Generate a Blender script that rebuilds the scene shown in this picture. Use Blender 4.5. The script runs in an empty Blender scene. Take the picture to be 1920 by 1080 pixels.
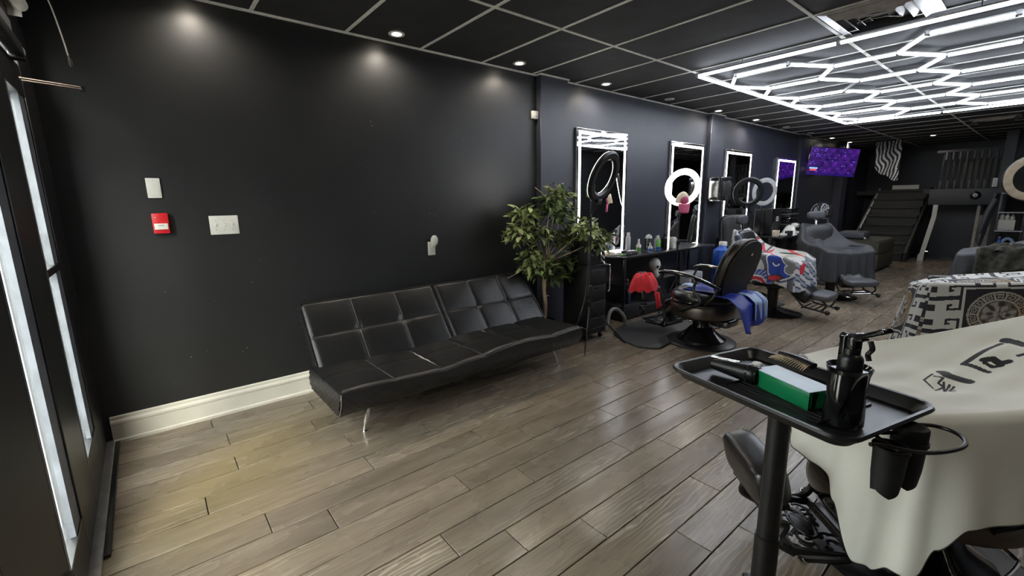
import bpy, bmesh, math, random
from mathutils import Vector, Matrix, Quaternion
PI = math.pi
D = bpy.data
S = bpy.context.scene
COL = S.collection
V = Vector
rnd = random.Random(7)

# ---------------------------------------------------------------- camera, world, exposure, area lights
H = 2.654                      # ceiling height
CAM = V((3.5013, 0.0, 1.4245))
cr, cu, cf = V((.6356, .7719, -.0144)), V((-.1386, .1326, .9814)), V((-.7594, .6219, -.1914))
cd = D.cameras.new('camera'); cd.sensor_width = 36; cd.lens = 833.05 / 1920 * 36
cd.clip_start = .02; cd.clip_end = 200
co = D.objects.new('camera', cd); COL.objects.link(co)
co.matrix_world = Matrix(((cr.x, cu.x, -cf.x, CAM.x), (cr.y, cu.y, -cf.y, CAM.y), (cr.z, cu.z, -cf.z, CAM.z), (0, 0, 0, 1)))
S.camera = co
w = D.worlds.new('sky'); S.world = w; w.use_nodes = True
wn = w.node_tree.nodes; wb = wn['Background']
wb.inputs[0].default_value = (.97, 1.0, .96, 1); wb.inputs[1].default_value = 7.0   # even overcast sky
sl = D.lights.new('hazy_sun', 'SUN'); sl.energy = 3.8; sl.angle = math.radians(32); sl.color = (1, .93, .76)
so = D.objects.new('hazy_sun', sl); COL.objects.link(so); so.rotation_euler = V((-.74, .36, -.57)).to_track_quat('-Z', 'Y').to_euler()
S.view_settings.view_transform = 'Standard'; S.view_settings.look = 'None'
S.view_settings.gamma = 1; S.view_settings.use_curve_mapping = False
S.view_settings.exposure = 1.5
TUBE_E, RING_E, MIRROR_E, SPOT_W = 8.5, 3.0, 2.4, 8.0
S.cycles.max_bounces = 8; S.cycles.glossy_bounces = 4; S.cycles.diffuse_bounces = 4
S.cycles.transparent_max_bounces = 12; S.cycles.caustics_reflective = False; S.cycles.caustics_refractive = False
S.cycles.sample_clamp_indirect = 4.0

# ---------------------------------------------------------------- materials
M = {}
def mat(name, col, rough=.5, metal=0., var=.15, scale=20., bump=0., emit=0., ecol=None, spec=None, coat=0., alpha=None, trans=0., sheen=0., stretch=None):
    m = D.materials.new(name); m.use_nodes = True; nt = m.node_tree; N = nt.nodes; L = nt.links
    b = N['Principled BSDF']; b.inputs['Roughness'].default_value = rough; b.inputs['Metallic'].default_value = metal
    if spec is not None: b.inputs['Specular IOR Level'].default_value = spec
    if coat: b.inputs['Coat Weight'].default_value = coat; b.inputs['Coat Roughness'].default_value = .1
    if trans: b.inputs['Transmission Weight'].default_value = trans
    if sheen: b.inputs['Sheen Weight'].default_value = sheen
    if alpha is not None: b.inputs['Alpha'].default_value = alpha
    tc = N.new('ShaderNodeTexCoord'); nz = N.new('ShaderNodeTexNoise'); nz.inputs['Scale'].default_value = scale
    nz.inputs['Detail'].default_value = 4
    if stretch:
        mp = N.new('ShaderNodeMapping'); mp.inputs['Scale'].default_value = stretch
        L.new(tc.outputs['Object'], mp.inputs[0]); L.new(mp.outputs[0], nz.inputs['Vector'])
    else: L.new(tc.outputs['Object'], nz.inputs['Vector'])
    r = N.new('ShaderNodeValToRGB'); e = r.color_ramp.elements
    e[0].position = .3; e[1].position = .7
    e[0].color = (*[c * (1 - var) for c in col], 1); e[1].color = (*[min(1, c * (1 + var)) for c in col], 1)
    L.new(nz.outputs[0], r.inputs[0]); L.new(r.outputs[0], b.inputs['Base Color'])
    if bump:
        bp = N.new('ShaderNodeBump'); bp.inputs['Strength'].default_value = bump; bp.inputs['Distance'].default_value = .01
        L.new(nz.outputs[0], bp.inputs['Height']); L.new(bp.outputs[0], b.inputs['Normal'])
    if emit:
        b.inputs['Emission Color'].default_value = (*(ecol or col), 1); b.inputs['Emission Strength'].default_value = emit
    M[name] = m; return m
mat('wall_black', (.0175, .0180, .0195), .42, var=.12, scale=3, bump=.02)
mat('wall_station', (.040, .043, .060), .42, var=.08, scale=3, bump=.02)
mat('scuff', (.22, .21, .20), .8)
mat('ceil_tile', (.022, .0225, .026), .75, var=.35, scale=5, bump=.1)
mat('grid_white', (.78, .77, .72), .5)
mat('white_paint', (.66, .64, .57), .45, var=.06, scale=6)
mat('white_plastic', (.74, .73, .69), .35, var=.04)
mat('grey_plastic', (.33, .33, .34), .4)
mat('pale_grey', (.52, .53, .56), .45)
mat('black_plastic', (.008, .008, .009), .34)
mat('black_matte', (.007, .007, .008), .6)
mat('black_gloss', (.008, .008, .009), .12, coat=.4)
mat('black_metal', (.008, .008, .009), .38, var=.2)
mat('bronze', (.11, .095, .08), .35, metal=.85, var=.2, scale=8)
mat('steel', (.62, .61, .59), .2, metal=1, var=.08)
mat('chrome', (.78, .78, .78), .08, metal=1, var=.03)
mat('alu', (.55, .55, .54), .35, metal=.8)
mat('leather', (.0075, .0075, .0082), .36, var=.25, scale=60, bump=.12, spec=.55)
mat('leather_side', (.013, .013, .0145), .32, var=.25, scale=60, bump=.12)
mat('vinyl', (.0125, .0125, .013), .28, var=.2, scale=40, bump=.05)
mat('grey_vinyl', (.075, .078, .09), .42, var=.15, scale=30, bump=.05)
mat('seam_grey', (.16, .155, .15), .6)
mat('tear', (.55, .53, .48), .8, var=.3)
mat('red', (.55, .012, .02), .4)
mat('red_cloth', (.62, .015, .025), .7, var=.2, bump=.1)
mat('pink_mesh', (.55, .10, .20), .8, var=.3, scale=120)
mat('cream', (.66, .58, .45), .7)
mat('blue', (.012, .09, .46), .4)
mat('blue_cloth', (.015, .035, .30), .5, var=.3, scale=12)
mat('pale_blue', (.30, .42, .62), .5)
mat('bark', (.58, .44, .30), .8, var=.3, scale=30, bump=.3, stretch=(1, 1, .15))
mat('olive', (.055, .05, .033), .75, var=.2)
mat('stair', (.030, .030, .027), .7, var=.2)
mat('grey_wall', (.050, .052, .055), .6, var=.15, scale=4)
mat('door_cream', (.36, .33, .27), .5)
mat('wood_pale', (.33, .25, .16), .6, var=.2, stretch=(30, 3, 30))
mat('bristle', (.62, .50, .35), .8, var=.25, scale=90)
mat('green_box', (.006, .20, .075), .3, var=.12, scale=9)
mat('pale_label', (.46, .60, .72), .3, var=.12, scale=12)
mat('mirror', (.80, .81, .83), .015, metal=1, var=.0)
mat('smoke', (.02, .02, .022), .08, coat=.5)
mat('led', (1, 1, 1), .5, var=0, emit=TUBE_E, ecol=(.84, .90, 1.0))
mat('ring_led', (1, 1, 1), .5, var=0, emit=RING_E, ecol=(1, .98, .94))
mat('ring_off', (.46, .46, .47), .4)
mat('ring_cream', (.42, .35, .26), .4)
mat('mirror_led', (1, 1, 1), .5, var=0, emit=MIRROR_E, ecol=(1, .99, .95))
mat('lamp_lens', (1, .95, .85), .5, var=0, emit=12, ecol=(1, .90, .72))
mat('lamp_lens_off', (.5, .5, .52), .4)
mat('soil', (.03, .02, .015), .9, var=.4)
mat('concrete', (.42, .40, .37), .85, var=.2, scale=4, bump=.1)
mat('asphalt', (.09, .09, .095), .9, var=.2, scale=10)
mat('facade', (.40, .38, .36), .8, var=.12, scale=2)
mat('dusty', (.09, .10, .12), .55, var=.3, scale=9, bump=.2)
mat('green_liquid', (.14, .36, .08), .25)
mat('hedge', (.07, .12, .03), .8, var=.5, scale=60)
mat('mat_rubber', (.035, .036, .040), .5, var=.2, scale=40, bump=.1)
mat('dark_blue', (.012, .02, .05), .35)
mat('sensor_dark', (.03, .03, .03), .4)
# plain shop glass: mostly see-through, reflecting more at a slant
g = D.materials.new('glass'); g.use_nodes = True; nt = g.node_tree; nt.nodes.clear()
o_ = nt.nodes.new('ShaderNodeOutputMaterial'); mx = nt.nodes.new('ShaderNodeMixShader'); tr = nt.nodes.new('ShaderNodeBsdfTransparent')
gl = nt.nodes.new('ShaderNodeBsdfGlossy'); gl.inputs['Roughness'].default_value = .03; lw = nt.nodes.new('ShaderNodeLayerWeight'); pw = nt.nodes.new('ShaderNodeMath'); pw.operation = 'POWER'; pw.inputs[1].default_value = 5; fr = nt.nodes.new('ShaderNodeMath'); fr.operation = 'MULTIPLY_ADD'; fr.inputs[1].default_value = .6; fr.inputs[2].default_value = .03; nt.links.new(lw.outputs['Facing'], pw.inputs[0]); nt.links.new(pw.outputs[0], fr.inputs[0])
nzg = nt.nodes.new('ShaderNodeTexNoise'); nzg.inputs['Scale'].default_value = 6; rg = nt.nodes.new('ShaderNodeValToRGB')
rg.color_ramp.elements[0].color = (.93, .95, .95, 1); rg.color_ramp.elements[1].color = (.95, .96, .96, 1)
nt.links.new(nzg.outputs[0], rg.inputs[0]); nt.links.new(rg.outputs[0], tr.inputs[0])
nt.links.new(fr.outputs[0], mx.inputs[0]); nt.links.new(tr.outputs[0], mx.inputs[1]); nt.links.new(gl.outputs[0], mx.inputs[2]); nt.links.new(mx.outputs[0], o_.inputs[0]); M['glass'] = g
# printed cloth: colour comes from the print stored on the mesh
def print_mat(name, rough=.7, weave=400):
    m = D.materials.new(name); m.use_nodes = True; N = m.node_tree.nodes; L = m.node_tree.links; b = N['Principled BSDF']
    a = N.new('ShaderNodeAttribute'); a.attribute_name = 'print'; b.inputs['Roughness'].default_value = rough
    nz = N.new('ShaderNodeTexNoise'); nz.inputs['Scale'].default_value = weave; bp = N.new('ShaderNodeBump'); bp.inputs['Strength'].default_value = .05
    L.new(nz.outputs[0], bp.inputs['Height']); L.new(bp.outputs[0], b.inputs['Normal']); L.new(a.outputs['Color'], b.inputs['Base Color']); M[name] = m
print_mat('printed_cloth')
def screen_mat():
    m = D.materials.new('tv_screen'); m.use_nodes = True; N = m.node_tree.nodes; L = m.node_tree.links; b = N['Principled BSDF']
    a = N.new('ShaderNodeAttribute'); a.attribute_name = 'print'; b.inputs['Base Color'].default_value = (.01, .01, .012, 1); b.inputs['Roughness'].default_value = .15
    L.new(a.outputs['Color'], b.inputs['Emission Color']); b.inputs['Emission Strength'].default_value = 1.0; M['tv_screen'] = m
screen_mat()
# wood-look plank: grain runs along the plank, tone varies plank by plank
def plank_mat():
    m = D.materials.new('plank_wood'); m.use_nodes = True; N = m.node_tree.nodes; L = m.node_tree.links; b = N['Principled BSDF']
    ge = N.new('ShaderNodeNewGeometry'); oi = N.new('ShaderNodeObjectInfo')
    cm = N.new('ShaderNodeCombineXYZ'); ml = N.new('ShaderNodeMath'); ml.operation = 'MULTIPLY'; ml.inputs[1].default_value = 40
    L.new(oi.outputs['Random'], ml.inputs[0]); L.new(ml.outputs[0], cm.inputs[2])
    ad = N.new('ShaderNodeVectorMath'); ad.operation = 'ADD'; L.new(ge.outputs['Position'], ad.inputs[0]); L.new(cm.outputs[0], ad.inputs[1])
    def noise(sc, scale, det=5, dist=0.):
        mp = N.new('ShaderNodeMapping'); mp.inputs['Scale'].default_value = sc; L.new(ad.outputs[0], mp.inputs[0])
        n = N.new('ShaderNodeTexNoise'); n.inputs['Scale'].default_value = scale; n.inputs['Detail'].default_value = det; n.inputs['Distortion'].default_value = dist
        L.new(mp.outputs[0], n.inputs['Vector']); return n.outputs[0]
    def ramp(src, p0, c0, p1, c1):
        r = N.new('ShaderNodeValToRGB'); e = r.color_ramp.elements; e[0].position = p0; e[1].position = p1; e[0].color = (*c0, 1); e[1].color = (*c1, 1)
        L.new(src, r.inputs[0]); return r.outputs[0]
    def mix(f, a, c, mode='MIX'):
        x = N.new('ShaderNodeMixRGB'); x.blend_type = mode
        if isinstance(f, float): x.inputs[0].default_value = f
        else: L.new(f, x.inputs[0])
        for i, s in ((1, a), (2, c)):
            if isinstance(s, tuple): x.inputs[i].default_value = (*s, 1)
            else: L.new(s, x.inputs[i])
        return x.outputs[0]
    base = ramp(noise((9, 1.1, 1), 1.6), .3, (.180, .142, .104), .7, (.258, .206, .153))
    fine = ramp(noise((90, 3, 1), 2.2, 6), .35, (.72, .72, .72), .65, (1.08, 1.08, 1.08))
    col = mix(1., base, fine, 'MULTIPLY')
    # cathedral grain lines
    mp = N.new('ShaderNodeMapping'); mp.inputs['Scale'].default_value = (1, .16, 1); L.new(ad.outputs[0], mp.inputs[0])
    wv = N.new('ShaderNodeTexWave'); wv.wave_type = 'BANDS'; wv.bands_direction = 'X'; wv.inputs['Scale'].default_value = 14; wv.inputs['Distortion'].default_value = 9; wv.inputs['Detail'].default_value = 2; wv.inputs['Detail Scale'].default_value = 1.6
    L.new(mp.outputs[0], wv.inputs['Vector'])
    lines = ramp(wv.outputs['Fac'], .74, (0, 0, 0), .95, (1, 1, 1)); patch = ramp(noise((2.2, .5, 1), 1.4, 2), .46, (0, 0, 0), .62, (.8, .8, .8))
    f = N.new('ShaderNodeMath'); f.operation = 'MULTIPLY'; L.new(lines, f.inputs[0]); L.new(patch, f.inputs[1])
    col = mix(f.outputs[0], col, (.40, .35, .28))
    dark = ramp(noise((5, .7, 1), 2.5, 4), .50, (0, 0, 0), .80, (.55, .55, .55)); col = mix(dark, col, (.14, .112, .085))
    tone = ramp(oi.outputs['Random'], 0., (.86, .86, .87), 1., (1.10, 1.09, 1.06)); col = mix(1., col, tone, 'MULTIPLY')
    # yellowish patch of warm daylight by the storefront, painted into the plank colour
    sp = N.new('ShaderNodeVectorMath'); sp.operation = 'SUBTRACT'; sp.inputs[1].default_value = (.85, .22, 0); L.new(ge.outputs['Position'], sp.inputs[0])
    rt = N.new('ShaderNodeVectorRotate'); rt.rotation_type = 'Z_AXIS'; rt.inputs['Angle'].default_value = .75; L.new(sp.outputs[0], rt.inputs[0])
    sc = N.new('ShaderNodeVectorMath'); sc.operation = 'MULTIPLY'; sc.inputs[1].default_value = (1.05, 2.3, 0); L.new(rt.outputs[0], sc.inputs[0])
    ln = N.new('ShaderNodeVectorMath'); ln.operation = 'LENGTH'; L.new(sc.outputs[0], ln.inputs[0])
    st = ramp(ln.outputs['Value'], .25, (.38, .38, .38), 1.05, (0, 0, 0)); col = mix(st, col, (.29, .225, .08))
    L.new(col, b.inputs['Base Color'])
    rr = ramp(noise((3, 1.2, 1), 2.0, 4), .3, (.17, .17, .17), .7, (.36, .36, .36)); L.new(rr, b.inputs['Roughness']); b.inputs['Specular IOR Level'].default_value = .5
    bp = N.new('ShaderNodeBump'); bp.inputs['Strength'].default_value = .06; bp.inputs['Distance'].default_value = .004; L.new(fine, bp.inputs['Height']); L.new(bp.outputs[0], b.inputs['Normal'])
    M['plank'] = m
plank_mat()
mat('grout', (.075, .063, .050), .8)
def leaf_mat(name, a, c):
    m = mat(name, a, .45, var=.0); N = m.node_tree.nodes; L = m.node_tree.links; oi = N.new('ShaderNodeObjectInfo'); r = N.new('ShaderNodeValToRGB')
    r.color_ramp.elements[0].color = (*a, 1); r.color_ramp.elements[1].color = (*c, 1); L.new(oi.outputs['Random'], r.inputs[0]); L.new(r.outputs[0], N['Principled BSDF'].inputs['Base Color'])
leaf_mat('leaf', (.21, .285, .095), (.50, .56, .25))
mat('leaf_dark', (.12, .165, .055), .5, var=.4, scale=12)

# ---------------------------------------------------------------- mesh builder and object helpers
class MB:
    def __init__(s): s.bm = bmesh.new(); s.mi = 0
    def _add(s, vs, fs, mx=None):
        vv = [s.bm.verts.new(mx @ V(v) if mx else V(v)) for v in vs]; out = []
        for f in fs:
            try: q = s.bm.faces.new([vv[i] for i in f]); q.material_index = s.mi; out.append(q)
            except ValueError: pass
        return vv, out
    def box(s, c, d, rot=None, bev=0., seg=2):
        x, y, z = [k / 2 for k in d]
        vs = [(-x, -y, -z), (x, -y, -z), (x, y, -z), (-x, y, -z), (-x, -y, z), (x, -y, z), (x, y, z), (-x, y, z)]
        fs = [(3, 2, 1, 0), (4, 5, 6, 7), (0, 1, 5, 4), (1, 2, 6, 5), (2, 3, 7, 6), (3, 0, 4, 7)]
        mx = Matrix.Translation(V(c)) @ (rot.to_4x4() if rot else Matrix())
        vv, ff = s._add(vs, fs, mx)
        if bev:
            es = {e for f in ff for e in f.edges}
            bmesh.ops.bevel(s.bm, geom=list(es), offset=bev, segments=seg, affect='EDGES', profile=.5, material=-1)
        return s
    def tube(s, pts, r, n=8, cap=True, flat=1.):
        pts = [V(p) for p in pts]; rs = r if isinstance(r, (list, tuple)) else [r] * len(pts)
        rings = []; up = None
        for i, p in enumerate(pts):
            t = ((pts[min(i + 1, len(pts) - 1)] - p).normalized() + (p - pts[max(i - 1, 0)]).normalized())
            if t.length < 1e-6: t = V((0, 0, 1))
            t.normalize()
            if up is None: up = V((0, 0, 1)) if abs(t.z) < .9 else V((1, 0, 0))
            a = t.cross(up)
            if a.length < 1e-4: a = t.cross(V((0, 1, 0)))
            a.normalize(); b = a.cross(t).normalized(); up = b
            rings.append([p + (a * math.cos(2 * PI * k / n) + b * math.sin(2 * PI * k / n) * flat) * rs[i] for k in range(n)])
        vs = [v for q in rings for v in q]; m = len(rings)
        fs = [(i * n + k, i * n + (k + 1) % n, (i + 1) * n + (k + 1) % n, (i + 1) * n + k) for i in range(m - 1) for k in range(n)]
        if cap: fs += [tuple(reversed(range(n))), tuple((m - 1) * n + k for k in range(n))]
        s._add(vs, fs); return s
    def ringtube(s, c, R, r, ax='z', n=32, m=8, mx=None, Rb=None):
        Rb = Rb or R; vs = []; fs = []
        for i in range(n):
            a = 2 * PI * i / n
            for k in range(m):
                b = 2 * PI * k / m; rr = r * math.cos(b)
                vs.append(((R + rr) * math.cos(a), (Rb + rr) * math.sin(a), r * math.sin(b)))
        for i in range(n):
            for k in range(m): fs.append((i * m + k, ((i + 1) % n) * m + k, ((i + 1) % n) * m + (k + 1) % m, i * m + (k + 1) % m))
        rot = Matrix() if ax == 'z' else (Matrix.Rotation(PI / 2, 4, 'X') if ax == 'y' else Matrix.Rotation(PI / 2, 4, 'Y'))
        s._add(vs, fs, (mx or Matrix.Translation(V(c)) @ rot)); return s
    def lathe(s, prof, c=(0, 0, 0), n=24, mx=None, sx=1., sy=1., close=True):
        vs = []; fs = []; m = len(prof)
        for r, z in prof: vs += [(r * sx * math.cos(2 * PI * k / n), r * sy * math.sin(2 * PI * k / n), z) for k in range(n)]
        for i in range(m - 1): fs += [(i * n + k, i * n + (k + 1) % n, (i + 1) * n + (k + 1) % n, (i + 1) * n + k) for k in range(n)]
        if close:
            if prof[0][0] > 1e-5: fs.append(tuple(reversed(range(n))))
            if prof[-1][0] > 1e-5: fs.append(tuple((m - 1) * n + k for k in range(n)))
        s._add(vs, fs, Matrix.Translation(V(c)) @ mx if mx else Matrix.Translation(V(c))); bmesh.ops.remove_doubles(s.bm, verts=s.bm.verts, dist=1e-6); return s
    def cyl(s, p0, p1, r, n=12): return s.tube([p0, p1], r, n)
    def ball(s, c, r, n=16, m=10, rot=None):
        r = r if isinstance(r, (list, tuple)) else (r, r, r); vs = []; fs = []
        for i in range(m + 1):
            t = PI * i / m
            vs += [(r[0] * math.sin(t) * math.cos(2 * PI * k / n), r[1] * math.sin(t) * math.sin(2 * PI * k / n), -r[2] * math.cos(t)) for k in range(n)]
        for i in range(m): fs += [(i * n + k, i * n + (k + 1) % n, (i + 1) * n + (k + 1) % n, (i + 1) * n + k) for k in range(n)]
        s._add(vs, fs, Matrix.Translation(V(c)) @ (rot.to_4x4() if rot else Matrix())); bmesh.ops.remove_doubles(s.bm, verts=s.bm.verts, dist=1e-6); return s
    def prism(s, pts, h, mx=None):                     # outline in XY, from z=0 to h
        n = len(pts); vs = [(x, y, 0) for x, y in pts] + [(x, y, h) for x, y in pts]
        fs = [tuple(reversed(range(n))), tuple(range(n, 2 * n))] + [(k, (k + 1) % n, n + (k + 1) % n, n + k) for k in range(n)]
        s._add(vs, fs, mx); return s
    def grid(s, fn, nu, nv, closed=False):
        vs = [fn(i / nu, j / nv) for j in range(nv + 1) for i in range(nu + 1)]
        fs = [(j * (nu + 1) + i, j * (nu + 1) + i + 1, (j + 1) * (nu + 1) + i + 1, (j + 1) * (nu + 1) + i) for j in range(nv) for i in range(nu)]
        s._add(vs, fs); return s
    def puff(s, c, d, p=4., n=10, rot=None, bulge=0.):  # superellipsoid cushion
        vs = []; fs = []; idx = {}
        def P(v):
            v = V(v); k = (abs(v.x) ** p + abs(v.y) ** p + abs(v.z) ** p) ** (1 / p); v = v / k
            z = v.z * (1 + bulge * (1 - min(1, v.x * v.x)) * (1 - min(1, v.y * v.y)))
            return (v.x * d[0] / 2, v.y * d[1] / 2, z * d[2] / 2)
        for ax in range(3):
            for sg in (-1, 1):
                base = len(vs)
                for i in range(n + 1):
                    for j in range(n + 1):
                        a = math.tan((i / n - .5) * PI / 2 * .999); b = math.tan((j / n - .5) * PI / 2 * .999); q = [0, 0, 0]; q[ax] = sg; q[(ax + 1) % 3] = a; q[(ax + 2) % 3] = b; vs.append(P(q))
                for i in range(n):
                    for j in range(n):
                        f = (base + i * (n + 1) + j, base + (i + 1) * (n + 1) + j, base + (i + 1) * (n + 1) + j + 1, base + i * (n + 1) + j + 1)
                        fs.append(f if sg > 0 else tuple(reversed(f)))
        s._add(vs, fs, Matrix.Translation(V(c)) @ (rot.to_4x4() if rot else Matrix())); bmesh.ops.remove_doubles(s.bm, verts=s.bm.verts, dist=1e-5); return s
    def build(s, name, m, parent=None, W=False, ang=40, recalc=True, flatshade=False):
        bm = s.bm
        if recalc: bmesh.ops.recalc_face_normals(bm, faces=bm.faces)
        if W and parent is not None:
            mx = root_mx(parent).inverted()
            for v in bm.verts: v.co = mx @ v.co
        if not flatshade:
            for f in bm.faces: f.smooth = True
            for e in bm.edges:
                if len(e.link_faces) == 2 and e.calc_face_angle(0) > math.radians(ang): e.smooth = False
        me = D.meshes.new(name); bm.to_mesh(me); bm.free()
        for q in (m if isinstance(m, (list, tuple)) else [m]): me.materials.append(M[q] if isinstance(q, str) else q)
        o = D.objects.new(name, me); COL.objects.link(o)
        if parent is not None: o.parent = parent
        return o
def root_mx(o):
    while o.parent: o = o.parent
    return Matrix.Translation(o.location) @ Matrix.Rotation(o.rotation_euler.z, 4, 'Z')
def tag(o, label, cat, group=None):
    o['label'] = label; o['category'] = cat
    if group: o['group'] = group
    return o
def thing(name, label, cat, loc=(0, 0, 0), rz=0., group=None):
    o = D.objects.new(name, None); COL.objects.link(o); o.location = loc; o.rotation_euler = (0, 0, rz); o.empty_display_size = .1
    return tag(o, label, cat, group)
def struct(o): o['kind'] = 'structure'; return o
def kids(o): return KIDS.get(o.name) or [c for c in D.objects if c.parent == o]
KIDS = {}
def copy_tree(o, parent=None):
    c = o.copy(); COL.objects.link(c)
    if parent is not None: c.parent = parent
    for ch in [q for q in D.objects if q.parent == o]: copy_tree(ch, c)
    return c
def dup(o, loc, rz, label, group=None):
    c = copy_tree(o); c.location = loc; c.rotation_euler = (0, 0, rz); c['label'] = label
    if group: c['group'] = group
    return c
def inst(name, me, loc, parent=None, rot=(0, 0, 0)):
    o = D.objects.new(name, me); COL.objects.link(o); o.location = loc; o.rotation_euler = rot
    if parent is not None: o.parent = parent
    return o
def RX(a): return Matrix.Rotation(a, 3, 'X')
def RY(a): return Matrix.Rotation(a, 3, 'Y')
def RZ(a): return Matrix.Rotation(a, 3, 'Z')
def arc(c, r, a0, a1, n, ax=(V((1, 0, 0)), V((0, 0, 1)))):
    return [V(c) + ax[0] * r * math.cos(a0 + (a1 - a0) * i / n) + ax[1] * r * math.sin(a0 + (a1 - a0) * i / n) for i in range(n + 1)]
def spline(pts, n=6):                                  # Catmull-Rom through the points
    pts = [V(p) for p in pts]; q = [pts[0] * 2 - pts[1]] + pts + [pts[-1] * 2 - pts[-2]]; out = []
    for i in range(1, len(q) - 2):
        a, b, c, d = q[i - 1:i + 3]
        for k in range(n):
            t = k / n; out.append(.5 * ((2 * b) + (c - a) * t + (2 * a - 5 * b + 4 * c - d) * t * t + (3 * b - a - 3 * c + d) * t ** 3))
    return out + [pts[-1]]

# ---------------------------------------------------------------- structure
YF, YB, XR = -.345, 15.6, 4.45          # storefront plane, back wall, right wall
fl = struct(MB().box(((XR) / 2, (YB + YF) / 2, -.053), (XR, YB - YF, .09)).build('floor', 'grout'))
PITCH, PL = .1635, 1.178
phase = {0: .232, 1: .692, 2: .229, 3: .80, 4: .058, 5: .80, 6: .262, 7: .497, 8: 1.1, 9: .213, 10: .822, 11: 1.055, 12: .185, 13: .854, 14: .445}
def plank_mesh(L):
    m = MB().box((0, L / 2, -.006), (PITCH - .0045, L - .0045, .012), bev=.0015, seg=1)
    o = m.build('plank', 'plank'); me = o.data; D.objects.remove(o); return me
pm_full = plank_mesh(PL); rest = MB(); far = []
pl = []
for k in range(-3, 26):
    x = .338 + PITCH * (k + .5)
    if x - PITCH / 2 > XR: continue
    ph = phase.get(k, rnd.uniform(0, PL)); y = ph - PL * math.ceil((ph - YF) / PL)
    while y < YB:
        a, c = max(y, YF), min(y + PL, YB); x0, x1 = max(x - PITCH / 2, 0), min(x + PITCH / 2, XR)
        if c - a > .03 and x1 - x0 > .02: pl.append((((V((x, (a + c) / 2, 0)) - CAM).length), x0, x1, a, c))
        y += PL
pl.sort(key=lambda q: q[0])
for i, (d, x0, x1, a, c) in enumerate(pl):
    full = abs(c - a - PL) < 1e-4 and abs(x1 - x0 - PITCH) < 1e-4
    if i < 300:
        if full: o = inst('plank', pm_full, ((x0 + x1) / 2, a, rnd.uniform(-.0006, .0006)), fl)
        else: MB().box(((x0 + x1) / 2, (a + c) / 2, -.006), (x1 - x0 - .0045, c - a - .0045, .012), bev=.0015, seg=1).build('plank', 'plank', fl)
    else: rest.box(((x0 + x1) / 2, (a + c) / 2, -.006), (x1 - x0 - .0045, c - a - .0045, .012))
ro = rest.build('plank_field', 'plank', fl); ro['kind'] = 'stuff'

# walls
wl = struct(MB().box((-.06, 1.40, H / 2 + .06), (.12, 3.69, H + .12)).build('wall_left', 'wall_black'))
wl2 = MB().box((-.06, 3.245 + (YB - 3.245) / 2, H / 2 + .06), (.12, YB - 3.245, H + .12)).build('wall_panel', 'wall_station', wl)
def column(y0, y1, d):
    c = MB().box((d / 2, (y0 + y1) / 2, H / 2), (d, y1 - y0, H), bev=.004, seg=1).build('trim_%d' % column.n, 'wall_station'); column.n += 1; return struct(c)
column.n = 1
column(3.215, 3.60, .07); column(6.66, 7.05, .07); column(10.3, 10.7, .07)
column(12.8, 13.15, .17)
struct(MB().box((XR + .06, (YB + YF) / 2 - .05, H / 2 + .06), (.12, YB - YF + .1, H + .12)).build('wall_right', 'wall_black'))
struct(MB().box((XR / 2, YB + .06, H / 2 + .06), (XR + .24, .12, H + .12)).build('wall_back', 'wall_black'))
# tiny chips of paint missing on the left wall
ch = MB()
for (y, z, s_) in ((1.42, 1.70, .010), (1.445, 1.35, .012), (1.95, 1.33, .014), (2.0, 1.31, .009), (2.33, 1.98, .010), (2.18, 1.97, .007), (1.47, 2.05, .01), (1.48, 2.02, .014), (.60, 1.05, .006), (.53, .90, .008), (.33, .62, .006), (.13, .45, .010), (.22, .47, .007), (.42, .42, .008), (.45, .44, .01), (.40, .40, .006), (.05, .9, .006), (.02, .3, .006), (.3, .8, .005), (2.25, 2.02, .006)):
    ch.ball((0, y, z), (.0008, s_ * .5, s_ * .5 * rnd.uniform(.3, 1.)), 7, 4, RX(rnd.uniform(-.8, .8)))
ch.build('paint_chip', 'scuff', wl)['kind'] = 'stuff'
# baseboard with a moulded profile
def baseboard(name, y0, y1, x=0, m='white_paint', h=.17):
    prof = [(0, 0), (.026, 0), (.026, .018), (.016, .024), (.016, h - .055), (.021, h - .048), (.021, h - .035), (.011, h - .022), (.011, h - .006), (.005, h), (0, h)]
    mx = Matrix(((1, 0, 0, x), (0, 0, 1, y0), (0, 1, 0, 0), (0, 0, 0, 1)))
    return struct(MB().prism(prof, y1 - y0, mx).build(name, m, ang=25))
baseboard('baseboard_left', YF + .03, 3.21)
baseboard('baseboard_station', 3.60, 6.66, h=.12, m='wall_black'); baseboard('baseboard_mirrors', 7.05, 10.3, h=.12, m='wall_black')

# ceiling: slab, black lay-in tiles, white T-bars
cl = struct(MB().box((XR / 2, (YB + YF) / 2, H + .07), (XR + .24, YB - YF + .24, .1)).build('ceiling', 'ceil_tile'))
T = .6096; xs = [0, 1.008, 2.227, 3.446, XR]; ys = [YF] + [.1069 + T * k for k in range(0, 26)]
ys = [q for q in ys if q < YB] + [YB]
def tile_mesh(dx, dy):
    o = MB().box((0, 0, .008), (dx - .004, dy - .004, .014), bev=.002, seg=1).build('ceiling_tile', 'ceil_tile'); me = o.data; D.objects.remove(o); return me
tcache = {}
for i in range(4):
    for j in range(len(ys) - 1):
        dx, dy = xs[i + 1] - xs[i], ys[j + 1] - ys[j]
        key = (round(dx, 3), round(dy, 3)); me = tcache.setdefault(key, None) or tile_mesh(dx, dy); tcache[key] = me
        inst('ceiling_tile', me, ((xs[i] + xs[i + 1]) / 2, (ys[j] + ys[j + 1]) / 2, H + .001), cl)
barX = MB().box((XR / 2, 0, 0), (XR, .024, .006)).build('grid_bar', 'grid_white', cl); barX.location = (0, ys[1], H + .0005)
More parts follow.
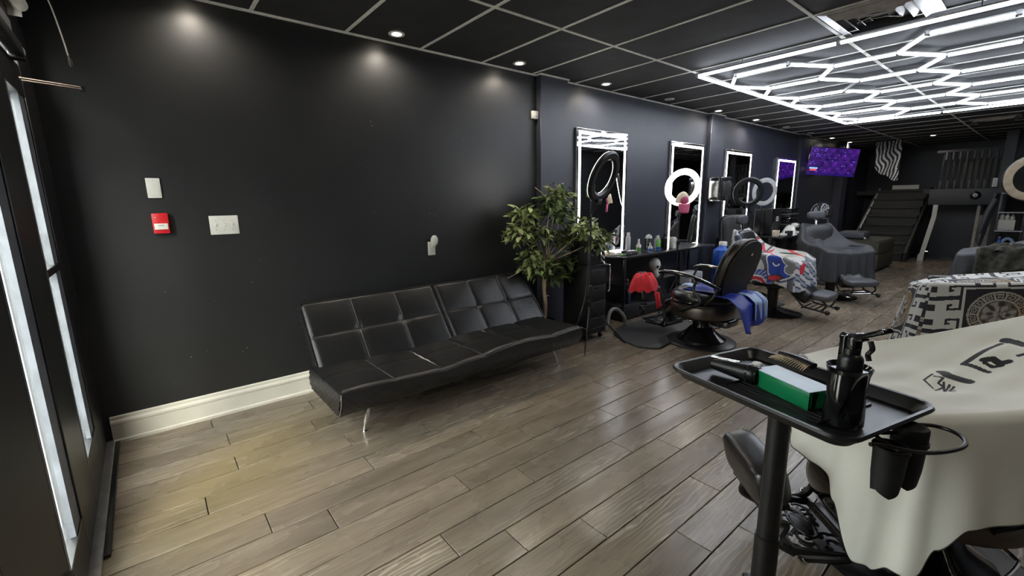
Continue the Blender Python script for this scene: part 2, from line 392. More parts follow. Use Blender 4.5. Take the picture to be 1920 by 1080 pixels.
for q in ys[2:-1]: inst('grid_bar', barX.data, (0, q, H + .0005), cl)
barY = MB().box((0, (YB + YF) / 2, 0), (.024, YB - YF, .006)).build('grid_bar', 'grid_white', cl); barY.location = (xs[1], 0, H - .0005)
for q in xs[2:-1]: inst('grid_bar', barY.data, (q, 0, H - .0005), cl)
for a, c in ((YF, 3.215), (3.60, 6.66), (7.05, 10.3), (10.7, 12.8)):
    MB().box((.009, (a + c) / 2, H - .004), (.018, c - a, .012)).build('wall_angle', 'grid_white', cl)
for a, c in ((3.215, 3.60), (6.66, 7.05), (10.3, 10.7)):
    MB().box((.079, (a + c) / 2, H - .004), (.018, c - a + .02, .012)).box((.035, a - .009, H - .004), (.07, .018, .012)).build('wall_angle', 'grid_white', cl)

# storefront: black frames and glass along the front
FD = .05
def frame_box(x0, x1, z0, z1, m='black_metal', y=YF, d=.06, name='frame', parent=None, bev=.003):
    return MB().box(((x0 + x1) / 2, y - d / 2, (z0 + z1) / 2), (x1 - x0, d, z1 - z0), bev=bev, seg=1).build(name, m, parent)
wf = struct(MB().box((XR / 2, YF - .06, (H + 2.44) / 2), (XR + .24, .10, H - 2.20)).build('wall_front', 'wall_black'))
win = struct(frame_box(0, .36, 0, 2.32, name='window_1', d=.07))
frame_box(1.56, 2.12, .20, 1.93, m='black_matte', name='frame_bar', parent=win)
for q in ((.36, .80, .02, .26), (.36, .80, 1.93, 2.07), (.36, .80, 1.125, 1.16), (.80, 1.17, 0, 2.32), (1.17, 2.6, .0, .20), (1.17, 2.6, 1.93, 2.07), (0.36, 2.6, 2.25, 2.32), (2.52, 2.6, 0, 2.25)):
    frame_box(*q, name='frame_bar', parent=win)
for q in ((.36, .80, .26, 1.125), (.36, .80, 1.16, 1.93), (1.17, 1.56, .20, 1.93), (2.12, 2.52, .20, 1.93), (.36, .80, 2.07, 2.25), (1.17, 2.52, 2.07, 2.25)):
    frame_box(*q, m='glass', y=YF - .028, d=.006, name='pane', parent=win, bev=0)
for a, z0, z1 in ((.80, .26, 1.93), (1.56, .20, 1.93)):
    MB().box((a - .014, YF - .012, (z0 + z1) / 2), (.028, .026, z1 - z0)).build('glazing_bead', 'dusty', win)
for a, z0, z1 in ((.37, .26, 1.93), (1.18, .20, 1.93)):
    MB().box((a + .055, YF - .016, (z0 + z1) / 2), (.13, .018, z1 - z0)).build('glazing_bead', 'dusty', win)
MB().box((2.08, YF + .010, .24), (.92, .04, .06), bev=.006).build('wooden_sill', 'olive', win)
MB().box((1.0, YF + .012, .012), (2.4, .05, .024), bev=.004).build('threshold', 'alu', win)
MB().box((.6, YF + .045, .008), (1.2, .03, .016), bev=.003).build('threshold', 'black_metal', win)
struct(MB().box((3.58, YF - .06, H / 2 + .06), (1.96, .12, H + .12)).build('wall_front_door_side', 'wall_black'))
# outside
pav = struct(MB().box((2, -3.4, -.08), (30, 6.0, .12)).build('ground', 'concrete'))
struct(MB().box((2, -14, -.12), (60, 15.2, .1)).build('road', 'asphalt'))
bld = thing('building', 'pale building across the street seen through the shop window', 'building', (0, -23, 0))
bw = MB().box((0, 0, 3.5), (50, 2, 7)).build('facade', 'facade', bld)
for i in range(12):
    o = MB().box((0, 1.0, 0), (2.4, .1, 2.2), bev=.02).build('window', 'smoke', bld) if i == 0 else inst('window', wo.data, (0, 0, 0), bld)
    if i == 0: wo = o
    o.location = (-22 + i * 4, 0, 1.7)

# back of the shop: stair, loft, fascia
sx0, sx1 = .50, 1.44
st = struct(MB().box(((sx0 + sx1) / 2, 14.2, .05), (sx1 - sx0, 2.0, .1)).build('trim_8', 'stair'))
n = 8
for i in range(n):
    y = 12.72 + i * .25; z = (i + 1) * 1.56 / n
    MB().box(((sx0 + sx1) / 2, y + .14, z - .02), (sx1 - sx0, .29, .04), bev=.006).build('tread', 'stair', st)
    MB().box(((sx0 + sx1) / 2, y + .03, z - .115), (sx1 - sx0 - .01, .02, .155)).build('riser', 'stair', st)
def slope_board(x, w_, y0, z0, y1, z1, h, name, m, parent):
    mx = Matrix(((0, 0, 1, x), (1, 0, 0, 0), (0, 1, 0, 0), (0, 0, 0, 1)))
    return MB().prism([(y0, z0), (y1, z1), (y1, z1 + h), (y0, z0 + h)], w_, mx).build(name, m, parent)
slope_board(sx0 - .05, .04, 12.7, .10, 14.75, 1.50, .14, 'stringer', 'grey_wall', st)
slope_board(sx0 - .012, .022, 13.35, .66, 14.7, 1.56, .05, 'handrail', 'pale_grey', st)
slope_board(sx1 + .02, .05, 12.7, .0, 14.75, 1.42, .20, 'stringer', 'black_matte', st)
# white trim running down beside the stair on the wall under the loft
tw = MB()
for a, c in (((1.62, -.0), (1.70, .12)), ((1.70, .12), (1.755, .98)), ((1.755, .98), (1.76, 1.22))): pass
tr_ = struct(MB().prism([(1.63, 0), (1.73, 0), (1.73, .13), (1.83, .95), (1.83, 1.22), (1.755, 1.22), (1.755, .98), (1.655, .16), (1.63, .14)], .03, Matrix(((1, 0, 0, 0), (0, 0, 1, 13.2), (0, 1, 0, 0), (0, 0, 0, 1)))).build('trim_5', 'white_paint'))
fa = struct(MB().box((2.22, 13.34, 1.385), (1.14, .10, .33), bev=.004).build('trim_6', 'grey_wall'))
struct(MB().box((3.0, 14.4, 1.50), (2.9, 2.2, .1)).box((.75, 15.2, 1.50), (1.5, .8, .1)).build('loft_floor', 'stair'))
struct(MB().box((2.05, 14.3, .61), (.8, .06, 1.22)).build('wall_under_loft', 'wall_black'))
struct(MB().box((2.72, 13.42, H / 2), (.16, .2, H)).build('trim_7', 'grey_wall'))
struct(MB().box((2.43, 13.45, .61), (.05, .05, 1.22)).build('trim_9', 'door_cream'))
dr = struct(MB().box((2.62, 13.56, .50), (.34, .04, 1.0)).build('door_2', 'door_cream'))
for z, h in ((.80, .24), (.36, .46)):
    MB().box((2.60, 13.535, z), (.16, .016, h), bev=.006).build('door_panel', 'door_cream', dr)
    MB().box((2.60, 13.525, z), (.10, .012, h - .06), bev=.006).build('door_panel', 'door_cream', dr)
MB().ball((2.48, 13.52, .5), .025, 10, 8).build('door_knob', 'steel', dr)
wt = struct(MB().box((.98, 14.78, 1.63), (.5, .05, .10)).build('trim_10', 'white_paint'))
# slatted loft railing
lr = thing('loft_railing', 'grey vertical slat railing of the loft above the grey fascia', 'railing', (2.22, 13.36, 1.55))
MB().box((2.22, 13.36, 2.33), (1.1, .05, .05)).build('top_rail', 'black_matte', lr, W=True)
for i in range(11):
    x = 1.78 + i * .086
    MB().box((x, 13.40, 1.93 + .0), (.052 if i > 3 else .03, .02, .76), bev=.003, seg=1).build('slat', 'stair' if i > 3 else 'black_matte', lr, W=True)
for i in range(9): MB().box((1.79 + i * .11, 13.345, 1.64), (.04, .03, .17), bev=.003, seg=1).build('baluster', 'grey_wall', lr, W=True)
for i in range(9): MB().box((1.82 + i * .105, 13.345, 2.23), (.028, .03, .15), bev=.003, seg=1).build('baluster', 'grey_wall', lr, W=True)

# ---------------------------------------------------------------- lamps
def downlight_mesh(lit):
    r = thing('downlight', 'x', 'ceiling light', (0, 0, H))
    MB().lathe([(.036, -.004), (.058, -.006), (.060, -.002), (.060, .0), (.036, .0)], (0, 0, 0), 24, close=False).build('trim_ring', 'white_plastic', r)
    MB().lathe([(.0001, -.005), (.034, -.0045), (.038, -.001)], (0, 0, 0), 24, close=False).build('lens', 'lamp_lens' if lit else 'lamp_lens_off', r)
    return r
on_, off_ = downlight_mesh(True), downlight_mesh(False)
LIT = [(.40, 'lit ceiling downlight nearest the front window, above the fire alarm end of the wall'), (1.635, 'lit downlight above the left half of the black sofa'), (2.83, 'lit downlight over the sofa end next to the column'),
       (4.06, 'lit downlight above the first lit mirror'), (6.57, 'lit downlight in front of the second column, past the second mirror'), (7.82, 'lit downlight over the third lit mirror'), (11.6, 'lit downlight above the television'), (12.85, 'lit downlight behind the television, near the stair')]
OFF = [(5.30, 'unlit downlight between the first and second mirror'), (9.07, 'unlit downlight over the fourth mirror, first beyond the third lit mirror'), (10.3, 'unlit downlight above the third column near the television')]
first = True
def spot(x, y):
    l = D.lights.new('downlight_beam', 'SPOT'); l.energy = SPOT_W; l.color = (1, .90, .76); l.spot_size = math.radians(156); l.spot_blend = .8; l.shadow_soft_size = .035
    o = D.objects.new('downlight_beam', l); COL.objects.link(o); o.location = (0, 0, -.02); return o
def put(src, x, y, lab, lit):
    global first
    o = src if src.location.x == 0 else dup(src, (x, y, H), 0, lab)
    o.location = (x, y, H); o['label'] = lab; o['group'] = 'round recessed ceiling downlights'
    if lit: b = spot(x, y); b.parent = o
for y, lab in LIT:
    if on_.location.x == 0: put(on_, .2, y, lab, True)
    else:
        o = on_.copy(); COL.objects.link(o); o.location = (.2, y, H); o['label'] = lab
        for c in [c for c in D.objects if c.parent == on_ and c.type == 'MESH']: q = c.copy(); COL.objects.link(q); q.parent = o
        b = spot(0, 0); b.parent = o
for y, lab in OFF: put(off_, .2, y, lab, False)
def lit_copy(x, y, lab):
    o = on_.copy(); COL.objects.link(o); o.location = (x, y, H); o['label'] = lab
    for c in [c for c in D.objects if c.parent == on_ and c.type == 'MESH']: q = c.copy(); COL.objects.link(q); q.parent = o
    b = spot(0, 0); b.parent = o
lit_copy(1.60, 13.0, 'lit downlight in front of the loft above the stair foot')
for y in (1.635, 4.06, 6.57): lit_copy(4.25, y, 'lit downlight along the right wall, %s' % {1.635: 'nearest the shop door', 4.06: 'beside the near right mirror', 6.57: 'beside the far right mirror'}[y])

# hexagon LED panel
ZL = H - .055
hp = thing('hexagon_led_light', 'large white hexagon grid led ceiling light in a rectangular frame', 'ceiling light', (2.23, 6.71, H))
XA, XB = [1.08, 1.31, 1.77, 2.00, 2.46, 2.70, 3.15, 3.38], [4.66, 5.07, 5.485, 5.90, 6.31, 6.72, 7.13, 7.545, 7.96, 8.37, 8.78]
def led_tube(a, c, lit=True, k=1.):
    a = V((*a, ZL)); c = V((*c, ZL)); t = (c - a).normalized(); L = (c - a).length; a = a + t * .016; L -= .032
    s = V((-t.y, t.x, 0)); u = V((0, 0, 1)); mb = MB(); W_ = .014 * k
    prof = [(-W_, .016), (W_, .016), (W_, .004), (W_ * .86, -.012), (W_ * .4, -.0165), (-W_ * .4, -.0165), (-W_ * .86, -.012), (-W_, .004)]
    n_ = len(prof); vs = [a + s * p + u * q for p, q in prof] + [a + t * L + s * p + u * q for p, q in prof]
    vv = [mb.bm.verts.new(v) for v in vs]
    for i in range(n_):
        f = mb.bm.faces.new([vv[i], vv[(i + 1) % n_], vv[n_ + (i + 1) % n_], vv[n_ + i]]); f.material_index = 1 if i in (2, 3, 4, 5, 6) else 0
    mb.bm.faces.new(vv[:n_][::-1]); mb.bm.faces.new(vv[n_:])
    return mb.build('light_tube', ['alu', 'led' if lit else 'pale_grey'], hp, W=True)
nodes = set()
def seg(a, c, lit=True, k=1.): led_tube(a, c, lit, k); nodes.add((round(a[0], 3), round(a[1], 3))); nodes.add((round(c[0], 3), round(c[1], 3)))
A_ = XB[0::2]; B_ = XB[1::2]                      # rows of the two vertex families
for y in A_: seg((XA[1], y), (XA[2], y)); seg((XA[5], y), (XA[6], y))
for y in B_: seg((XA[3], y), (XA[4], y))
for cols in ((1, 0), (2, 3), (5, 4), (6, 7)):
    pa, pb = XA[cols[0]], XA[cols[1]]
    for i, y in enumerate(A_):
        if i < len(B_): seg((pa, y), (pb, B_[i]))
        if i > 0: seg((pa, y), (pb, B_[i - 1]), lit=not (cols == (2, 3) and i == 2))
x0, x1, y0, y1 = 1.08, 3.38, 4.355, 9.085; mx_ = 2.23; my = [4.355, 5.93, 7.51, 9.085]
for y in (y0, y1): seg((x0, y), (mx_, y)); seg((mx_, y), (x1, y))
for x in (x0, x1):
    for i in range(3): seg((x, my[i]), (x, my[i + 1]))
for x, y in nodes: MB().lathe([(.020, -.010), (.020, .018), (.012, .022)], (x, y, ZL), 10).build('joint', 'pale_grey', hp, W=True)
for x, y in ((1.5, 4.355), (3.0, 4.355), (1.5, 9.085), (3.0, 9.085), (1.08, 6.7), (3.38, 6.7)): MB().cyl((x, y, ZL + .014), (x, y, H), .004, 6).build('hanger', 'alu', hp, W=True)

# ceiling diffusers
def diffuser(loc, label):
    v = thing('air_diffuser', label, 'vent', loc, 0, 'square air diffusers')
    s_ = .585
    def ringsq(a, b, za, zb):
        m = MB(); P = []
        for h, z in ((a, za), (b, zb)): P += [(-h, -h, z), (h, -h, z), (h, h, z), (-h, h, z)]
        m._add(P, [(i, (i + 1) % 4, 4 + (i + 1) % 4, 4 + i) for i in range(4)]); return m
    ringsq(s_ / 2, .245, -.004, -.008).build('frame', 'alu', v, flatshade=True)
    for i, (a, b) in enumerate(((.245, .205), (.195, .15), (.14, .095), (.085, .045))): ringsq(a, b, -.010 + i * .003, -.045 + i * .004).build('louvre', 'alu', v, flatshade=True)
    for i, (x, y, r) in enumerate(((.0, .0, .4), (.06, .05, 1.), (-.07, -.03, -.5), (.02, -.09, .2))): MB().box((x, y, -.03), (.11, .035, .004), RZ(r) @ RX(.5)).build('damper_blade', 'alu', v)
    MB().box((0, 0, -.001), (.57, .57, .002)).build('back_plate', 'black_matte', v)
    return v
diffuser((2.54, 4.07, H), 'square metal air diffuser in the ceiling beside the hexagon light')
diffuser((2.62, 11.1, H), 'square air diffuser in the dark ceiling beyond the hexagon light')

# ---------------------------------------------------------------- mirrors with led edges
def led_mirror(y0, y1, z0, z1, label, x=0., face=1, lit=True):
    rz = 0 if face > 0 else PI
    r = thing('led_mirror', label, 'mirror', (x, (y0 + y1) / 2, z0), rz, 'wall mirrors with led edge'); w_ = y1 - y0; h = z1 - z0
    MB().box((.016, 0, h / 2), (.028, w_, h), bev=.003, seg=1).build('backing', 'alu', r)
    MB().box((.0315, 0, h / 2), (.003, w_ - .012, h - .012)).build('glass', 'mirror', r)
    e, k = .032, .034
    for (cy, cz, dy, dz) in ((-w_ / 2 + e + k / 2, h / 2, k, h - 2 * e), (w_ / 2 - e - k / 2, h / 2, k, h - 2 * e), (0, e + k / 2, w_ - 2 * e - 2 * k, k), (0, h - e - k / 2, w_ - 2 * e - 2 * k, k)):
        MB().box((.0345, cy, cz), (.002, dy, dz)).build('light_strip', 'mirror_led', r)
    return r
led_mirror(3.79, 4.70, .745, 2.21, 'tall led edged wall mirror behind the leafy plant, nearest of the row')
led_mirror(5.67, 6.57, .705, 2.20, 'led edged wall mirror behind the glowing ring light with the cap')
led_mirror(7.25, 8.20, .75, 2.185, 'led edged wall mirror between the second column and the dark ring light')
led_mirror(9.30, 10.22, .75, 2.16, 'led edged wall mirror furthest back, behind the pale ring light')
led_mirror(4.25, 5.15, .75, 2.2, 'led edged mirror on the right wall, seen reflected in the first left mirror', XR, -1)
led_mirror(6.9, 7.8, .75, 2.2, 'second led edged mirror on the right wall, farther from the door', XR, -1)

# ---------------------------------------------------------------- left wall fittings
def wallbox(name, label, cat, y0, y1, z0, z1, d, m, bev=.004):
    r = thing(name, label, cat, (0, (y0 + y1) / 2, (z0 + z1) / 2))
    MB().box((d / 2, 0, 0), (d, y1 - y0, z1 - z0), bev=bev).build('body', m, r); return r
r = wallbox('wall_plate', 'white blank wall plate above the red fire alarm', 'wall plate', .044, .112, 1.475, 1.593, .018, 'white_plastic')
MB().box((.019, 0, 0), (.004, .05, .09), bev=.0015).build('cover', 'white_plastic', r)
for z in (-.045, .045): MB().lathe([(.003, 0), (.002, .001)], (0, 0, 0), 8, RY(PI / 2).to_4x4()).build('screw', 'grey_plastic', r).location = (.0185, 0, z)
r = wallbox('fire_alarm', 'red fire alarm pull box with white bar on the black wall', 'fire alarm', .044, .124, 1.262, 1.385, .045, 'red', .006)
MB().box((.047, .0, -.018), (.008, .066, .036), bev=.002).build('pull_bar', 'white_plastic', r)
MB().box((.052, .0, -.012), (.003, .028, .006)).build('arrow_mark', 'grey_plastic', r)
MB().ball((.046, -.024, .035), .004, 8, 6).build('key_lock', 'steel', r)
r = wallbox('light_switch', 'white triple light switch plate right of the fire alarm', 'light switch', .333, .496, 1.238, 1.36, .007, 'white_plastic')
for k in (-1, 0, 1):
    t = MB().box((.008, k * .046, 0), (.004, .011, .026), bev=.001, seg=1).build('toggle_slot', 'white_plastic', r)
    MB().box((.014, k * .046, .005 * (1 if k else -1)), (.016, .008, .011), RY(.4 if k else -.4), bev=.001, seg=1).build('toggle', 'white_plastic', t)
    for z in (-.03, .03): MB().ball((.0075, k * .046, z), .0028, 8, 5).build('screw', 'grey_plastic', r)
r = wallbox('wall_outlet', 'white outlet plate on the wall above the black sofa', 'outlet', 1.912, 1.985, .965, 1.085, .007, 'white_plastic')
for z in (-.024, .024):
    MB().box((.008, 0, z), (.003, .034, .028), bev=.004).build('socket', 'white_plastic', r)
    MB().box((.0098, -.007, z + .002), (.001, .003, .008)).box((.0098, .007, z + .002), (.001, .003, .008)).build('slots', 'black_plastic', r)
r = thing('air_freshener', 'round white plug-in device on the outlet above the sofa', 'plug-in', (.008, 1.962, 1.075))
MB().ball((.028, 0, .02), (.020, .036, .048), 18, 12).build('body', 'white_plastic', r)
MB().box((.012, -.004, -.03), (.02, .036, .03), bev=.005).build('plug', 'white_plastic', r)
r = wallbox('motion_sensor', 'small white sensor box high on the edge of the first column', 'sensor', 3.145, 3.215, 2.235, 2.31, .035, 'white_plastic', .006)
MB().ball((.035, 0, -.01), (.006, .014, .010), 10, 6).build('lens', 'pale_grey', r)
# loose cable, door closer arm, roller blind tube near the front
wirep = spline([(.30, -.26, 2.654), (.33, -.235, 2.50), (.36, -.20, 2.36), (.42, -.178, 2.22), (.47, -.165, 2.12)], 8)
wc = thing('loose_wire', 'frayed white wire hanging down from the ceiling by the window', 'wire', (.30, -.26, 2.654))
MB().tube(wirep, .0028, 6).build('sheath', 'white_plastic', wc, W=True)
for dx, dy, dz in ((.01, .010, -.045), (-.012, -.002, -.04), (.03, .004, -.055)): MB().tube([wirep[-1], wirep[-1] + V((dx * .5, dy, dz * .5)), wirep[-1] + V((dx, dy, dz))], .0013, 5).build('strand', 'bronze', wc, W=True)
dc = thing('door_closer', 'door closer with thin metal arm at the top of the storefront', 'door closer', (.60, YF, 2.06))
MB().box((.80, YF + .022, 2.10), (.5, .044, .055), bev=.008).build('body', 'black_metal', dc, W=True)
MB().lathe([(.019, 0), (.019, .012), (.012, .016)], (0, 0, 0), 14, RX(-PI / 2).to_4x4()).build('pivot_cap', 'pale_grey', dc).location = (-.07, .03, .035)
MB().box((.53, YF + .02, 2.085), (.06, .05, .05), bev=.008).build('bracket', 'black_metal', dc, W=True)
MB().tube([(.64, -.325, 1.965), (.385, -.143, 1.999)], .0055, 8).tube([(.64, -.318, 1.956), (.385, -.136, 1.991)], .004, 8).build('arm', 'bronze', dc, W=True)
MB().box((.385, -.14, 1.994), (.022, .022, .024), bev=.004).build('elbow', 'bronze', dc, W=True)
rb = thing('roller_blind', 'white rolled blind tube above the storefront glass', 'blind', (.9, -.30, 2.36))
MB().cyl((.35, -.305, 2.34), (1.9, -.305, 2.34), .030, 18).build('roll', 'white_plastic', rb, W=True)
MB().box((.36, -.325, 2.33), (.012, .05, .09), bev=.003).build('bracket', 'white_plastic', rb, W=True)
MB().box((.9, YF + .006, 2.16), (.9, .012, .16), bev=.002).build('valance', 'grey_plastic', rb, W=True)

# ---------------------------------------------------------------- black folding sofa
def gauss(d, s): return math.exp(-(d / s) ** 2)
def quilt(a, b, cell=.052, amp=.007):
    return amp * (abs(math.sin(PI * (a + b) / cell)) * abs(math.sin(PI * (a - b) / cell))) ** .5
sofa = thing('sofa_bed', 'long black tufted leather sofa bed with quilted sides against the black wall', 'sofa', (.6, 1.74, 0))
Y0, Y1, XB0, XF, ZS, ZB_ = .735, 2.745, .47, 1.075, .385, .205
seams = [Y0 + (Y1 - Y0) * k / 6 for k in range(1, 6)]
def seat_z(y, t):                         # t: 0 at the back, 1 at the front edge
    z = ZS - .02 * (1 - t) - .034 * gauss(y - 1.42, .36) * (.35 + .65 * t) + .012 * gauss(y - 2.05, .22) * t - .012 * gauss(y - 2.42, .15) * t
    u = (y - Y0) / (Y1 - Y0) * 6; z += .009 * abs(math.sin(PI * u)) ** .8 * (math.sin(PI * min(max(t, 0), 1)) ** .4)
    for s_ in seams: z -= .009 * gauss(y - s_, .012)
    z -= .004 * gauss(t - .5, .03)
    z += .004 * math.sin(23 * y + 9 * t) * gauss(y - 1.5, .3) * t
    return z
mb = MB()
mb.grid(lambda u, v: (XB0 + (XF - XB0) * v, Y0 + (Y1 - Y0) * u, seat_z(Y0 + (Y1 - Y0) * u, v) - .016 * (max(0, v - .955) / .045) ** 2 - .016 * (max(0, abs(u - .5) - .487) / .013) ** 2), 120, 28)
mb.mi = 1
def sside(y, t): zt = seat_z(y, 1) - .016; return zt + (ZB_ - zt) * t
mb.grid(lambda u, v: (XF + quilt((Y1 - Y0) * u, v * .18) + .010 * math.sin(PI * v) - .075 * v * v, Y0 + (Y1 - Y0) * u, sside(Y0 + (Y1 - Y0) * u, v)), 170, 16)
for y, sg in ((Y0, -1), (Y1, 1)):
    mb.grid(lambda u, v: (XB0 + (XF - XB0) * u - .075 * v * v * u, y + sg * (quilt((XF - XB0) * u, v * .18) + .010 * math.sin(PI * v)), seat_z(y, u) - .016 + (ZB_ - seat_z(y, u) + .016) * v), 54, 16)
mb.mi = 0
mb.grid(lambda u, v: (XB0 + (XF - .075 - XB0) * v, Y0 + (Y1 - Y0) * u, ZB_), 2, 2)
mb.grid(lambda u, v: (XB0, Y0 + (Y1 - Y0) * u, ZB_ + (ZS - .03 - ZB_) * v), 2, 2)
seat = mb.build('seat', ['leather', 'leather_side'], sofa, W=True, ang=60, recalc=True)
pip = [V((XF + .002, Y0 + (Y1 - Y0) * i / 80, seat_z(Y0 + (Y1 - Y0) * i / 80, 1) - .012)) for i in range(81)]
MB().tube(pip, .006, 6).tube([(XB0 + (XF - XB0) * i / 20, Y0 - .001, seat_z(Y0, i / 20) - .012) for i in range(21)], .006, 6).tube([(XB0 + (XF - XB0) * i / 20, Y1 + .001, seat_z(Y1, i / 20) - .012) for i in range(21)], .006, 6).build('piping', 'leather', seat, W=True)
MB().tube([(XF - .075 * v * v / 256 + .004, Y0 - .004, sside(Y0, v / 16)) for v in range(17)], .004, 6).build('corner_seam', 'seam_grey', seat, W=True)
for i, s_ in enumerate(seams):
    MB().tube([(XB0 + (XF - .02 - XB0) * k / 24, s_, seat_z(s_, k / 24) + .0006) for k in range(25)], .0022, 5).build('seam', 'seam_grey', seat, W=True)
for s_, a, c in ((seams[1], .25, .80), (seams[3], .02, .25)):
    pts = [(XB0 + (XF - XB0) * (a + (c - a) * k / 10), s_ + .004 * math.sin(k * 2.1), seat_z(s_, a + (c - a) * k / 10) + .002) for k in range(11)]
    MB().tube(pts, [.002 + .010 * math.sin(PI * k / 10) ** 1.5 * (1 if a > .1 else .6) for k in range(11)], 6, flat=.3).build('torn_seam', 'tear', seat, W=True)
# two backrest halves
def back_half(ya, yb):
    n_back = V((.76, 0, .62)).normalized()
    b0, t0 = V((.575, 0, .345)), V((.245, 0, .755)); up = (t0 - b0).normalized(); n_ = V((up.z, 0, -up.x)); Lh = (t0 - b0).length; th = .115
    ss = [ya + (yb - ya) * k / 3 for k in (1, 2)]
    def dep(y, t):
        d = .008 * (abs(math.sin(PI * (y - ya) / (yb - ya) * 3)) ** .8) * (abs(math.sin(PI * 2 * t)) ** .9)
        for s_ in ss: d -= .006 * gauss(y - s_, .012)
        d -= .005 * gauss(t - .5, .02)
        for s_ in ss: d -= .012 * gauss(math.hypot(y - s_, (t - .5) * Lh), .03)
        e = max(0, abs(t - .5) - .47) / .03; f = max(0, abs((y - ya) / (yb - ya) - .5) - .475) / .025
        return d - .02 * min(1, e * e) - .02 * min(1, f * f)
    P = lambda y, t, d: b0 + up * (Lh * t) + n_ * d + V((0, y, 0))
    m = MB(); m.grid(lambda u, v: P(ya + (yb - ya) * u, v, dep(ya + (yb - ya) * u, v)), 66, 34)
    m.mi = 1
    for y, sg in ((ya, -1), (yb, 1)): m.grid(lambda u, v: P(y, u, -.02 - (th - .02) * v) + V((0, sg * (quilt(Lh * u, th * v) + .008 * math.sin(PI * v)), 0)), 44, 10)
    m.grid(lambda u, v: P(ya + (yb - ya) * u, 1, -.02 - (th - .02) * v) + up * quilt((yb - ya) * u, th * v), 80, 8)
    m.mi = 0
    m.grid(lambda u, v: P(ya + (yb - ya) * u, v, -th), 2, 2); m.grid(lambda u, v: P(ya + (yb - ya) * u, 0, -.02 - (th - .02) * v), 2, 2)
    o = m.build('backrest', ['leather', 'leather_side'], sofa, W=True, ang=60)
    pp = [P(ya - .002, k / 20, -.016) for k in range(21)] + [P(ya + (yb - ya) * k / 30, 1, -.016) for k in range(31)] + [P(yb + .002, 1 - k / 20, -.016) for k in range(21)]
    MB().tube(pp, .006, 6).build('piping', 'leather', o, W=True)
    for s_ in ss: MB().tube([P(s_, k / 20, dep(s_, k / 20) + .0008) for k in range(1, 20)], .002, 5).build('seam', 'seam_grey', o, W=True)
    MB().tube([P(ya + (yb - ya) * k / 40, .5, dep(ya + (yb - ya) * k / 40, .5) + .0006) for k in range(1, 40)], .0014, 5).build('seam', 'leather_side', o, W=True)
back_half(.765, 1.800); back_half(1.815, 2.80)
MB().box((.70, 1.80, .18), (.36, 1.50, .05), bev=.004).build('underframe', 'black_metal', sofa, W=True)
MB().tube([(.875, .96, .20), (.90, .93, .10), (.885, .915, .004)], [.019, .016, .012], 12, flat=.6).lathe([(.018, 0), (.018, .006)], (.885, .915, .0), 12).build('leg', 'chrome', sofa, W=True)
MB().tube(spline([(.83, 2.52, .185), (.87, 2.57, .175), (.885, 2.62, .10), (.895, 2.645, .004)], 5), .011, 10).lathe([(.02, 0), (.02, .006)], (.895, 2.645, 0), 12).build('leg', 'chrome', sofa, W=True)
for y in (.95, 2.55): MB().tube([(.52, y, .20), (.44, y, .004)], [.018, .013], 12).build('leg', 'chrome', sofa, W=True)

# ---------------------------------------------------------------- leafy tree
tree = thing('potted_ficus', 'leafy artificial ficus tree with pale trunk at the sofa end', 'plant', (.28, 3.06, 0))
MB().lathe([(.0, .0), (.10, 0), (.125, .2), (.13, .22), (.118, .22), (.112, .19), (.0, .19)], (0, 0, 0), 24).build('pot', 'black_plastic', tree)
MB().lathe([(.0, .0), (.11, .0), (.0, .012)], (0, 0, .19), 16).build('soil', 'soil', tree)
tk = MB().tube(spline([(0, 0, .19), (.008, .01, .4), (-.006, .0, .6), (.0, .03, .76), (.01, .04, .9)], 5), [.024 - .0006 * i for i in range(21)], 10).tube(spline([(.014, 0, .19), (.016, -.012, .45), (.008, .02, .74)], 5), .012, 8)
tk.tube([(.01, .0, .47), (.02, .045, .475)], .004, 5); tk.build('trunk', 'bark', tree)
CL = [((.02, .18, 1.46), .14, .15, 70), ((.02, .06, 1.40), .14, .13, 50), ((.02, .24, 1.28), .12, .12, 40), ((.0, -.26, 1.30), .12, .11, 40), ((.0, -.32, 1.12), .17, .11, 60), ((.02, -.10, 1.12), .14, .12, 40), ((.04, .20, 1.06), .18, .15, 60),
      ((.30, .27, 1.15), .15, .11, 65), ((.32, .42, 1.03), .14, .10, 60), ((.16, .34, 1.10), .12, .12, 40), ((.04, -.12, .80), .20, .12, 75), ((.04, .20, .74), .18, .12, 60), ((.05, .42, .86), .16, .11, 50), ((.04, -.22, .90), .14, .10, 40), ((.0, .10, .64), .12, .07, 20)]
br = MB()
for c, a, b, n_ in CL:
    br.tube(spline([(0, .03, .72 + .1 * (c[2] > 1)), (c[0] * .5, c[1] * .45, .5 * (c[2] + .78)), c], 5), [.008 - .0005 * i for i in range(11)], 6)
    for k in range(5):
        q = V(c) + V((rnd.gauss(0, .06), rnd.gauss(0, a * .7), rnd.gauss(0, b * .7))); br.tube([c, (V(c) + q) / 2 + V((0, 0, .02)), q], .0025, 4)
br.build('branch', 'bark', tree)
def leaf_mesh(L, w_, bend):
    m = MB(); n_ = 5; vs = []; fs = []
    for i in range(n_ + 1):
        t = i / n_; ww = w_ * (math.sin(PI * t ** .8) ** .9) if 0 < i < n_ else .0006; z = -bend * t * t * L
        vs += [(L * t, -ww, z + ww * .35), (L * t, 0, z), (L * t, ww, z + ww * .35)]
    for i in range(n_):
        for k in (0, 1): fs.append((i * 3 + k, i * 3 + 3 + k, i * 3 + 4 + k, i * 3 + 1 + k))
    m._add(vs, fs); o = m.build('leaf', 'leaf', ang=80, recalc=False); me = o.data; D.objects.remove(o); return me
LM = [leaf_mesh(.095, .023, .25), leaf_mesh(.082, .021, .5), leaf_mesh(.105, .024, .1)]
lv = []
